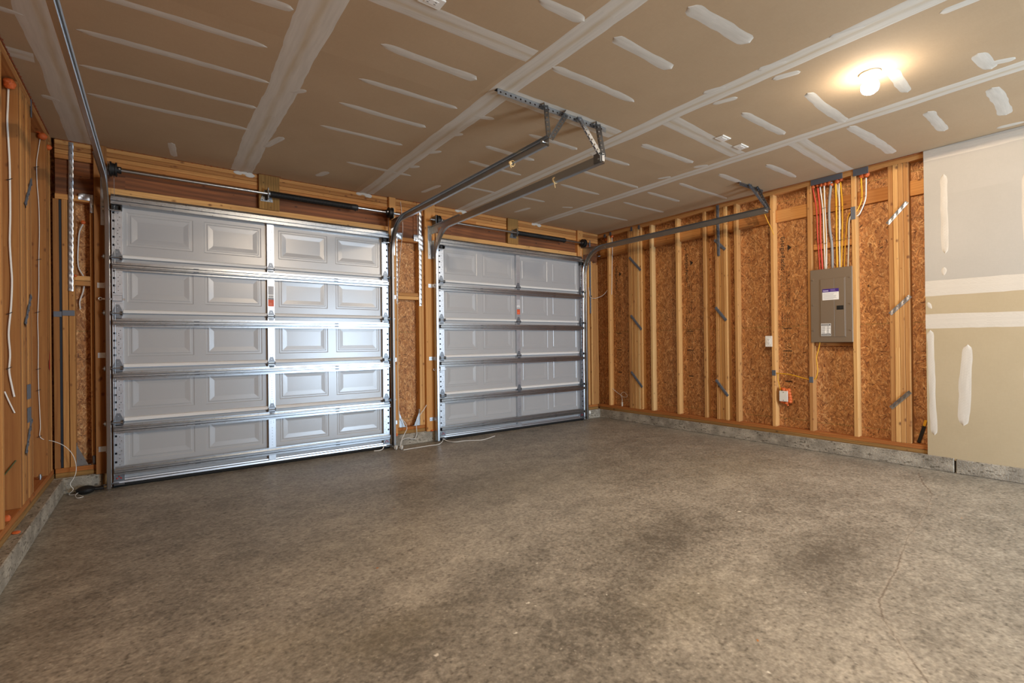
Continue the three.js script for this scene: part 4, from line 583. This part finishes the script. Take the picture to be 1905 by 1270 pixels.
// ------------------------------------------------------------------ breaker panel, outlet, junction box
{
  const z0 = 3.066, z1 = 3.45, y0 = 1.147, y1 = 1.907, X = W - 0.008, t = thing('breaker_panel', 'grey brown breaker panel with white stickers between two studs', 'electrical panel', [X, y0, (z0 + z1) / 2]);
  const q = (y, z) => [y - y0, z - (z0 + z1) / 2], bx = (ya, za, yb, zb, x0, x1, c = 0.001) => { const [a, b] = q(ya, za), [d, e] = q(yb, zb); return box([x0, a, b], [x1, d, e], { c }); };
  part(t, 'cabinet', bx(y0 + 0.006, z0 + 0.012, y1 - 0.006, z1 - 0.012, 0, 0.09), M.panelGrey);
  part(t, 'cover', merge([bx(y0, z0, y1, z1, -0.012, 0.0, 0.003)]), M.panelGrey);
  const d = part(t, 'door', merge([bx(1.206, 3.163, 1.8, 3.291, -0.0165, -0.012, 0.002), bx(1.206, 3.2935, 1.8, 3.383, -0.0165, -0.012, 0.002), bx(1.2, 3.158, 1.207, 3.388, -0.015, -0.012, 0.001), bx(1.2, 3.383, 1.806, 3.389, -0.015, -0.012, 0.001)]), M.panelGrey);
  part(d, 'latch', merge([bx(1.477, 3.311, 1.519, 3.373, -0.018, -0.0165, 0.0004), bx(1.49, 3.32, 1.506, 3.35, -0.02, -0.018, 0.0006)]), M.dark);
  for (const [y, z] of [[1.799, 3.087], [1.535, 3.09], [1.268, 3.09], [1.796, 3.429], [1.531, 3.43], [1.264, 3.432]]) part(t, 'screw', at(cyl(0.0062, 0.005, 'x', 12), -0.0145, ...q(y, z)), M.screw);
  const sticker = (name, w, h, draw, ya, za, yb, zb) => { const [c, x] = canvas(w, h); draw(x); const tx = new THREE.CanvasTexture(c); tx.colorSpace = THREE.SRGBColorSpace; tx.magFilter = THREE.LinearFilter; const g = bx(ya, za, yb, zb, -0.0174, -0.0166, 0), p = g.attributes.position, u = g.attributes.uv, [a, b] = q(ya, za), [e, f] = q(yb, zb); for (let i = 0; i < p.count; i++) u.setXY(i, (p.getZ(i) - b) / (f - b), (p.getY(i) - a) / (e - a)); part(d, name, g, std({ map: tx, roughness: 0.5 })); };
  const r = rng(12);
  sticker('purple_label', 320, 244, (x) => { x.fillStyle = '#eceae6'; x.fillRect(0, 0, 320, 244); x.fillStyle = '#43287a'; x.fillRect(0, 0, 320, 72); x.fillStyle = '#efeaf4'; x.font = 'bold 40px sans-serif'; x.fillText('Siemens', 14, 54, 104); x.fillStyle = 'rgba(230,220,245,0.5)'; for (let k = 0; k < 3; k++) x.fillRect(160, 16 + k * 16, 80 + r() * 40, 6); x.fillStyle = 'rgba(70,70,80,0.55)'; for (let k = 0; k < 8; k++) x.fillRect(16, 92 + k * 18, 200 + r() * 80, 5); }, 1.582, 3.182, 1.697, 3.332);
  sticker('rating_label', 200, 272, (x) => { x.fillStyle = '#efede8'; x.fillRect(0, 0, 200, 272); x.fillStyle = '#1c1c1c'; x.fillRect(10, 14, 180, 34); x.fillRect(10, 222, 180, 38); x.fillStyle = '#efede8'; for (let k = 0; k < 8; k++) x.fillRect(24 + k * 19, 24, 12, 12); for (let k = 0; k < 9; k++) x.fillRect(20 + k * 18, 234, 11, 14); x.strokeStyle = '#444'; x.lineWidth = 3; x.strokeRect(4, 4, 192, 264); x.fillStyle = '#5a5a5a'; for (let k = 0; k < 11; k++) { x.fillRect(14, 58 + k * 15, 60 + r() * 30, 6); x.fillRect(112, 58 + k * 15, 40 + r() * 36, 6); } }, 1.212, 3.165, 1.341, 3.257);
}
{
  const t = thing('wall_outlet', 'white receptacle plate beside a stud, below chest height on the framed wall', 'outlet', [W, 1.162, 2.62]);
  part(t, 'box', box([-0.002, -0.05, -0.028], [0.06, 0.05, 0.028], { c: 0.003 }), M.greyCable);
  part(t, 'cover_plate', box([-0.008, -0.061, -0.038], [-0.002, 0.061, 0.038], { c: 0.002 }), M.plastic);
  part(t, 'receptacle', merge([box([-0.0105, -0.035, -0.017], [-0.008, 0.035, 0.017], { c: 0.001 })]), M.porcelain);
  for (const y of [-0.02, 0.02]) part(t, 'slot', merge([box([-0.011, y - 0.004, -0.008], [-0.0103, y + 0.006, -0.005], { c: 0 }), box([-0.011, y - 0.004, 0.005], [-0.0103, y + 0.006, 0.008], { c: 0 }), at(cyl(0.0028, 0.0008, 'x', 8), -0.0106, y - 0.01, 0)]), M.dark);
  const u = thing('junction_box', 'white blank cover plate bedded in orange foam, low between studs', 'junction box', [W + 0.02, 0.551, 2.768]);
  part(u, 'box', box([-0.01, -0.05, -0.034], [0.066, 0.05, 0.034], { c: 0.003 }), M.greyCable);
  part(u, 'cover_plate', box([-0.016, -0.058, -0.045], [-0.01, 0.058, 0.045], { c: 0.003 }), M.plastic);
  for (const y of [-0.045, 0.045]) part(u, 'screw', at(cyl(0.004, 0.003, 'x', 8), -0.017, y, 0), M.galvDull);
  part(u, 'foam', merge([[0.07, -0.01, 0.024], [0.06, 0.02, 0.026], [0.03, 0.04, 0.026], [0.0, 0.052, 0.022], [-0.03, 0.053, 0.024], [-0.056, 0.05, 0.026], [-0.072, 0.02, 0.022], [-0.07, -0.01, 0.02], [0.068, 0.04, 0.02], [-0.06, -0.03, 0.018], [-0.1, 0.03, 0.011], [0.075, -0.035, 0.018]].map(([y, z, r], i) => blob(0.012 + (i % 3) * 0.006, y, z, r, i + 50))), M.foam);
}
// plates on the ceiling
for (const [x, z, duplex, label] of [[4.49, 3.122, false, 'white plate on the ceiling, blank, one of two side by side'], [4.786, 3.117, true, 'white ceiling receptacle plate with slots, close to a taped seam'], [1.772, 3.18, true, 'white ceiling receptacle plate cut off by the upper frame edge']]) {
  const t = thing('ceiling_outlet', label, 'outlet', [x, H, z]);
  part(t, 'cover_plate', box([-0.062, -0.009, -0.039], [0.062, 0.001, 0.039], { c: 0.003 }), M.plastic);
  part(t, 'insert', box([-0.034, -0.0115, -0.017], [0.034, -0.009, 0.017], { c: 0.001 }), M.porcelain);
  if (duplex) for (const s of [-0.019, 0.019]) part(t, 'slot', merge([box([s - 0.004, -0.0122, -0.009], [s + 0.006, -0.0114, -0.006], { c: 0 }), box([s - 0.004, -0.0122, 0.006], [s + 0.006, -0.0114, 0.009], { c: 0 })]), M.dark);
}

// ------------------------------------------------------------------ cables
const onWall = (pts, dx = 0.03) => pts.map(([y, z], i) => [W + dx + (noise(i * 3.1, z * 9, 4) - 0.5) * 0.006, y, z]);
const cable = (label, pts, r, m, group) => only('cable', label, 'cable', tube(pts, r, Math.max(16, pts.length * 8), 8), m, group);
const PC = 'cables dropping into the breaker panel';
cable('thin red cable, the outermost of the panel bundle, beside a stud', onWall([[2.78, 3.086], [2.556, 3.114], [2.269, 3.124], [1.9, 3.142]]), 0.0062, M.redCable, PC);
cable('thicker red cable, second in the bundle over the breaker panel', onWall([[2.774, 3.131], [2.542, 3.149], [2.242, 3.151], [1.9, 3.167]]), 0.0082, M.redCable, PC);
cable('white cable just after the two red ones over the panel', onWall([[2.779, 3.154], [2.536, 3.176], [2.236, 3.183], [1.9, 3.192]]), 0.006, M.whiteCable, PC);
cable('yellow cable squeezed between two white ones over the panel', onWall([[2.788, 3.184], [2.62, 3.182], [2.185, 3.189], [1.9, 3.193]], 0.042), 0.006, M.yellowCable, PC);
cable('white cable beside the thick grey one over the panel', onWall([[2.786, 3.192], [2.532, 3.197], [2.255, 3.206], [1.9, 3.203]]), 0.0064, M.whiteCable, PC);
cable('thick grey cable bulging in the middle of the panel bundle', onWall([[2.802, 3.258], [2.584, 3.236], [2.321, 3.238], [2.175, 3.255], [1.9, 3.259]]), 0.0125, M.greyCable, PC);
cable('broad yellow cable following the thick grey one over the panel', onWall([[2.78, 3.296], [2.531, 3.301], [2.193, 3.299], [1.9, 3.301]]), 0.0088, M.yellowCable, PC);
cable('white cable hanging straight between two yellow cables over the panel', onWall([[2.771, 3.327], [2.525, 3.329], [2.188, 3.325], [1.9, 3.327]]), 0.0068, M.whiteCable, PC);
cable('short white cable slanting into the straight white one near the top plate', onWall([[2.778, 3.303], [2.658, 3.317], [2.557, 3.325], [2.3, 3.334]], 0.04), 0.0055, M.whiteCable, PC);
cable('yellow cable curving past the straight white one over the panel', onWall([[2.779, 3.34], [2.518, 3.356], [2.184, 3.348], [1.9, 3.337]]), 0.0075, M.yellowCable, PC);
cable('yellow cable coming through the stud plate into the panel', onWall([[2.462, 3.445], [2.436, 3.414], [2.2, 3.381], [1.9, 3.365]]), 0.006, M.yellowCable, PC);
cable('white cable coming through the stud plate into the panel', onWall([[2.428, 3.445], [2.393, 3.421], [2.184, 3.409], [1.9, 3.398]]), 0.0072, M.whiteCable, PC);
cable('yellow cable bending from the top plate to the stud hole, next bay', onWall([[2.772, 3.52], [2.6, 3.525], [2.545, 3.521], [2.48, 3.495], [2.448, 3.475], [2.44, 3.446]]), 0.007, M.yellowCable, 'cables bending into the stud hole');
cable('white cable bending from the top plate to the stud hole, next bay', onWall([[2.76, 3.562], [2.563, 3.555], [2.52, 3.545], [2.44, 3.512], [2.41, 3.493], [2.4, 3.446]]), 0.0066, M.whiteCable, 'cables bending into the stud hole');
cable('yellow cable curling out from under the breaker panel', onWall([[1.17, 3.137], [1.08, 3.118], [0.984, 3.098], [0.9, 3.103], [0.842, 3.106], [0.761, 3.085], [0.745, 3.055]]), 0.0052, M.yellowCable);
cable('yellow cable sagging across a bay between two stud plates', onWall([[0.747, 3.04], [0.771, 2.939], [0.795, 2.829], [0.802, 2.715], [0.805, 2.68]], 0.012), 0.005, M.yellowCable);
cable('short yellow cable dropping to the foamed junction box', onWall([[0.8, 2.7], [0.77, 2.702], [0.73, 2.702], [0.687, 2.713], [0.59, 2.735]], 0.02), 0.005, M.yellowCable);
cable('stub of yellow cable beside the lower stud plate', onWall([[0.81, 2.655], [0.83, 2.643], [0.866, 2.639], [0.93, 2.66]], 0.02), 0.0045, M.yellowCable);
only('pull_cord', 'yellow cord dangling from the track end near the framed wall', 'cord', tube([[5.9, 2.53, 2.77], [5.95, 2.46, 2.775], [6.0, 2.38, 2.79], [6.04, 2.31, 2.8]], 0.0035, 20, 6), M.yellowCable);
cable('thin white wire looping across the corner studs', [[6.04, 2.02, 0.02], [6.05, 1.95, 0.03], [6.06, 1.88, 0.03], [6.1, 1.86, 0.02], [6.2, 1.86, 0.02], [6.27, 1.9, 0.1], [6.29, 1.98, 0.19]], 0.003, M.whiteCable);
cable('thin white wire from the foam at the top plate, second bay', onWall([[2.78, 0.27], [2.6, 0.275], [2.4, 0.268], [2.2, 0.262], [1.9, 0.25]], 0.03), 0.004, M.whiteCable);
cable('short grey wire under the foam, corner bay', onWall([[2.75, 0.155], [2.66, 0.17], [2.56, 0.18]], 0.03), 0.004, M.greyCable);
cable('thin white wire stapled low, ending in a white connector', onWall([[0.46, 0.235], [0.42, 0.3], [0.37, 0.4], [0.345, 0.46], [0.36, 0.52], [0.4, 0.5], [0.42, 0.45], [0.38, 0.4], [0.34, 0.42], [0.29, 0.425]], 0.04), 0.0028, M.whiteCable);
only('wire_connector', 'small white plug standing on the sill plate in a far bay', 'connector', merge([at(cyl(0.012, 0.06, 'y', 10, 0.014), W + 0.04, 0.236, 0.425), at(cyl(0.004, 0.06, 'y', 8), W + 0.04, 0.28, 0.425)]), M.plastic);
cable('thick white cable stapled down the stud side at the picture edge', [[-0.039, 2.76], [-0.042, 2.651], [-0.045, 2.553], [-0.041, 2.433], [-0.037, 2.31], [-0.036, 2.164], [-0.036, 1.985], [-0.039, 1.822], [-0.034, 1.676], [-0.031, 1.595], [-0.036, 1.433], [-0.047, 1.27], [-0.042, 1.14], [-0.046, 1.043], [-0.034, 0.945], [-0.025, 0.886]].map(([x, y]) => [x, y, 1.159]), 0.0052, M.whiteCable);
cable('pair of thin pale wires slanting into a stud hole under the thick cable', [[-0.066, 0.921, 1.16], [-0.044, 0.849, 1.16], [-0.024, 0.788, 1.158]], 0.004, M.whiteCable);
cable('olive wire poking low from the stud side at the picture edge', [[-0.07, 0.42, 1.16], [-0.045, 0.46, 1.163], [-0.02, 0.5, 1.158]], 0.0035, M.darkCable);
cable('thin pale wire down the corner stud, swinging out to the floor coil', [...[[-0.027, 2.783], [-0.039, 2.678], [-0.048, 2.594], [-0.047, 2.431], [-0.039, 2.27], [-0.037, 2.066], [-0.041, 1.861], [-0.043, 1.617], [-0.05, 1.413], [-0.048, 1.209], [-0.05, 1.006], [-0.048, 0.864], [-0.043, 0.68], [-0.041, 0.578], [-0.044, 0.51]].map(([x, y]) => [x, y, 0.236]), [-0.03, 0.49, 0.235], [0.02, 0.45, 0.14], [0.071, 0.406, 0.1], [0.119, 0.339, 0.1], [0.144, 0.25, 0.1], [0.143, 0.172, 0.1], [0.128, 0.13, 0.1], [0.11, 0.09, 0.11], [0.13, 0.05, 0.12], [0.1, 0.01, 0.1], [0.14, 0.008, 0.13], [0.18, 0.012, 0.2], [0.2, 0.008, 0.24], [0.17, 0.008, 0.26], [0.15, 0.02, 0.19], [0.17, 0.03, 0.15]], 0.0025, M.whiteCable);
only('rubber_lump', 'black rounded lump with knobs on the floor in the corner by the coil', 'rubber piece', merge([at(new THREE.SphereGeometry(0.06, 24, 14), 0, 0, 0), at(new THREE.TorusGeometry(0.048, 0.016, 8, 24), 0, 0.012, 0, Math.PI / 2), at(cyl(0.025, 0.07, 'x', 14), 0.07, -0.002, -0.006), at(cyl(0.03, 0.02, 'x', 14), 0.1, -0.002, -0.006)].map((g) => { const c = g; c.scale(1, 0.55, 0.9); c.translate(0.205, 0.035, 0.13); return c; })), M.black);
cable('pale double wire between plates in the narrow corner bay', [[0.19, 2.21, -0.03], [0.165, 2.15, -0.06], [0.155, 2.05, -0.07], [0.155, 1.85, -0.07], [0.19, 1.76, -0.05], [0.185, 1.66, -0.06], [0.16, 1.56, -0.07], [0.165, 1.5, -0.06]], 0.005, M.whiteCable);
cable('thin wire hanging in front of the middle bay beside the strap', [[2.98, 2.84], [2.992, 2.716], [3.004, 2.592], [3.002, 2.485], [2.98, 2.306], [2.954, 2.053], [2.938, 1.85], [2.932, 1.677], [2.925, 1.3], [2.922, 0.804], [2.929, 0.352]].map(([x, y]) => [x, y, 0.014]), 0.0024, M.whiteCable);
cable('pale wire leaving the bracket toward the coils by the closer jamb', [[2.95, 0.32], [2.975, 0.29], [3.0, 0.24], [2.998, 0.2], [2.96, 0.15], [2.92, 0.1], [2.895, 0.06], [2.88, 0.03]].map(([x, y], i) => [x, y, 0.02 + i * 0.02]), 0.004, M.whiteCable);
cable('thin wire from the sealant down to the strapped stud, middle bay', [[3.191, 2.823], [3.195, 2.586], [3.2, 2.426], [3.205, 2.3]].map(([x, y]) => [x, y, 0.012]), 0.0022, M.whiteCable);
cable('white wire in the groove beside the jamb, curling out over the curb', [...[[3.287, 1.9], [3.287, 1.4], [3.286, 0.787], [3.284, 0.47], [3.25, 0.41], [3.18, 0.325], [3.14, 0.235], [3.138, 0.115]].map(([x, y], i) => [x, y, i < 3 ? 0.004 : 0.02 + i * 0.003]), [3.108, 0.066, 0.05], [3.028, 0.085, 0.05], [2.96, 0.08, 0.06], [2.9, 0.04, 0.14]], 0.0038, M.whiteCable);
for (const [x, z, label] of [[2.818, 0.2, 'small upright coil of pale wire on the floor, nearer the cooler lit door'], [2.868, 0.235, 'small upright coil of pale wire on the floor, nearer the middle curb']]) { const list = []; for (let k = 0; k < 4; k++) list.push(at(new THREE.TorusGeometry(0.022 - (k % 2) * 0.004, 0.0036, 8, 26), x + (k - 1.5) * 0.002, 0.027 + (k % 2) * 0.002, z + (k - 1.5) * 0.006, 0.1 * k, 0.5 + 0.15 * k, 0)); only('wire_coil', label, 'wire coil', merge(list), M.whiteCable); }
cable('pale wire lying on the floor from the coils past the warmer lit door', [[2.87, 0.006, 0.27], [3.003, 0.005, 0.255], [3.194, 0.005, 0.247], [3.316, 0.006, 0.251], [3.4, 0.02, 0.19], [3.445, 0.03, 0.13], [3.48, 0.01, 0.17], [3.53, 0.005, 0.25], [3.662, 0.005, 0.27], [3.847, 0.005, 0.359], [3.956, 0.006, 0.329], [4.088, 0.012, 0.283]], 0.0042, M.whiteCable);
only('paint_stub', 'white curled sliver at the foot of the cooler lit door', 'scrap', tube([[2.6, 0.004, 0.1], [2.66, 0.006, 0.12], [2.7, 0.02, 0.11], [2.71, 0.05, 0.1]], 0.005, 20, 6), M.plastic);
only('twine', 'knot of pale twine tied round the open sided middle track', 'twine', merge([at(new THREE.TorusGeometry(0.02, 0.004, 6, 20), 2.832, 2.522, 2.4), at(new THREE.TorusGeometry(0.02, 0.003, 6, 20), 2.832, 2.522, 2.41, 0.2), blob(2.81, 2.52, 2.41, 0.014, 3), tube([[2.81, 2.52, 2.41], [2.8, 2.5, 2.42], [2.81, 2.48, 2.42]], 0.003, 10, 5)]), M.twine);
only('twine', 'twine wrapped round the closed back middle track, end hanging', 'twine', merge([at(new THREE.TorusGeometry(0.026, 0.0025, 6, 20), 3.384, 2.54, 2.26), at(new THREE.TorusGeometry(0.026, 0.0025, 6, 20), 3.384, 2.54, 2.272, 0.2), tube([[3.364, 2.53, 2.27], [3.366, 2.5, 2.275], [3.37, 2.47, 2.28]], 0.0028, 10, 5)]), M.twine);
{
  const t = thing('wood_shim', 'dark slanted stick with a yellow tip in the last stud bay', 'stick', [0, 0, 0]);
  part(t, 'blade', bar([W + 0.075, 0.212, 3.93], [W + 0.08, 0.37, 3.972], 0.006, 0.026), M.dark); part(t, 'tip', bar([W + 0.077, 0.37, 3.972], [W + 0.08, 0.425, 3.985], 0.008, 0.02), M.yellowCable);
}

const staple = (wall, a, b) => part(wall, 'cable_staple', bar(a, b, 0.0035, 0.003), M.dark);
for (const [y, z0, z1] of [[2.545, 3.168, 3.206], [2.535, 3.292, 3.309], [2.53, 3.32, 3.336], [2.52, 3.348, 3.364], [2.18, 3.115, 3.158], [2.175, 3.18, 3.212], [2.2, 3.242, 3.27], [2.185, 3.29, 3.308], [2.185, 3.318, 3.354], [2.19, 3.372, 3.39], [2.19, 3.402, 3.418], [2.57, 3.514, 3.532], [2.58, 3.545, 3.562]]) staple(right, [W + 0.021, y, z0], [W + 0.021, y + 0.004, z1]);
for (const [x, y] of [[-0.036, 2.2], [-0.041, 1.39], [-0.045, 1.06]]) staple(leftWall, [x - 0.013, y - 0.006, 1.167], [x + 0.013, y + 0.008, 1.167]);
for (const [x, y] of [[-0.049, 2.55], [-0.039, 1.85], [-0.049, 1.45], [-0.048, 1.02], [-0.048, 0.86], [-0.044, 0.51]]) staple(leftWall, [x - 0.013, y - 0.004, 0.2415], [x + 0.013, y + 0.006, 0.2415]);
part(leftWall, 'paint_mark', at(plate([[0, 0], [0.03, -0.02], [0.05, 0.02], [0.03, 0.05], [0.045, 0.1], [0.015, 0.14], [0.02, 0.08], [-0.005, 0.05]], [], 0.0006), 0.0006, 1.02, 0.16, 0, Math.PI / 2), M.red);

// ------------------------------------------------------------------ bare bulbs in ceiling lampholders, the second added out of view
const glow = std({ color: 0xffffff, emissive: new THREE.Color(1, 0.93, 0.82), emissiveIntensity: 45, roughness: 0.4 });
function lamp(label, x, z, power) {
  const t = thing('ceiling_light', label, 'ceiling light', [x, H, z]);
  part(t, 'base', flat(new THREE.LatheGeometry([[0, 0.001], [0.057, 0.001], [0.058, -0.008], [0.05, -0.016], [0.03, -0.022], [0.026, -0.034], [0.02, -0.035], [0, -0.03]].map((p) => new THREE.Vector2(...p)), 32)), M.porcelain);
  part(t, 'bulb', flat(new THREE.LatheGeometry([[0.0, -0.135], [0.024, -0.13], [0.042, -0.116], [0.0495, -0.096], [0.0495, -0.08], [0.042, -0.06], [0.03, -0.046], [0.02, -0.036], [0.016, -0.03]].map((p) => new THREE.Vector2(...p)), 28)), glow);
  const l = new THREE.PointLight(new THREE.Color(...BULB.color), BULB.up, 0, 2); l.name = t.name; l.position.set(0, -0.062, 0); l.castShadow = true; l.shadow.radius = 1.4; t.add(l);
  const d = new THREE.SpotLight(new THREE.Color(...BULB.color), power, 0, 1.5705, 0.012, 2); d.name = t.name; d.position.set(0, -0.068, 0); d.target.position.set(0, -2, 0); d.castShadow = true; d.shadow.radius = 1.4; t.add(d, d.target);
}
lamp('bare glowing bulb in a round ceiling holder near the taped drywall', 4.34, 4.2, BULB.down);
lamp('added unseen bulb in a ceiling holder above the viewer, for extra light', 2.3, 4.6, BULB.down2);  // unseen lamp added to brighten the near floor and ceiling

renderer.render(scene, camera);
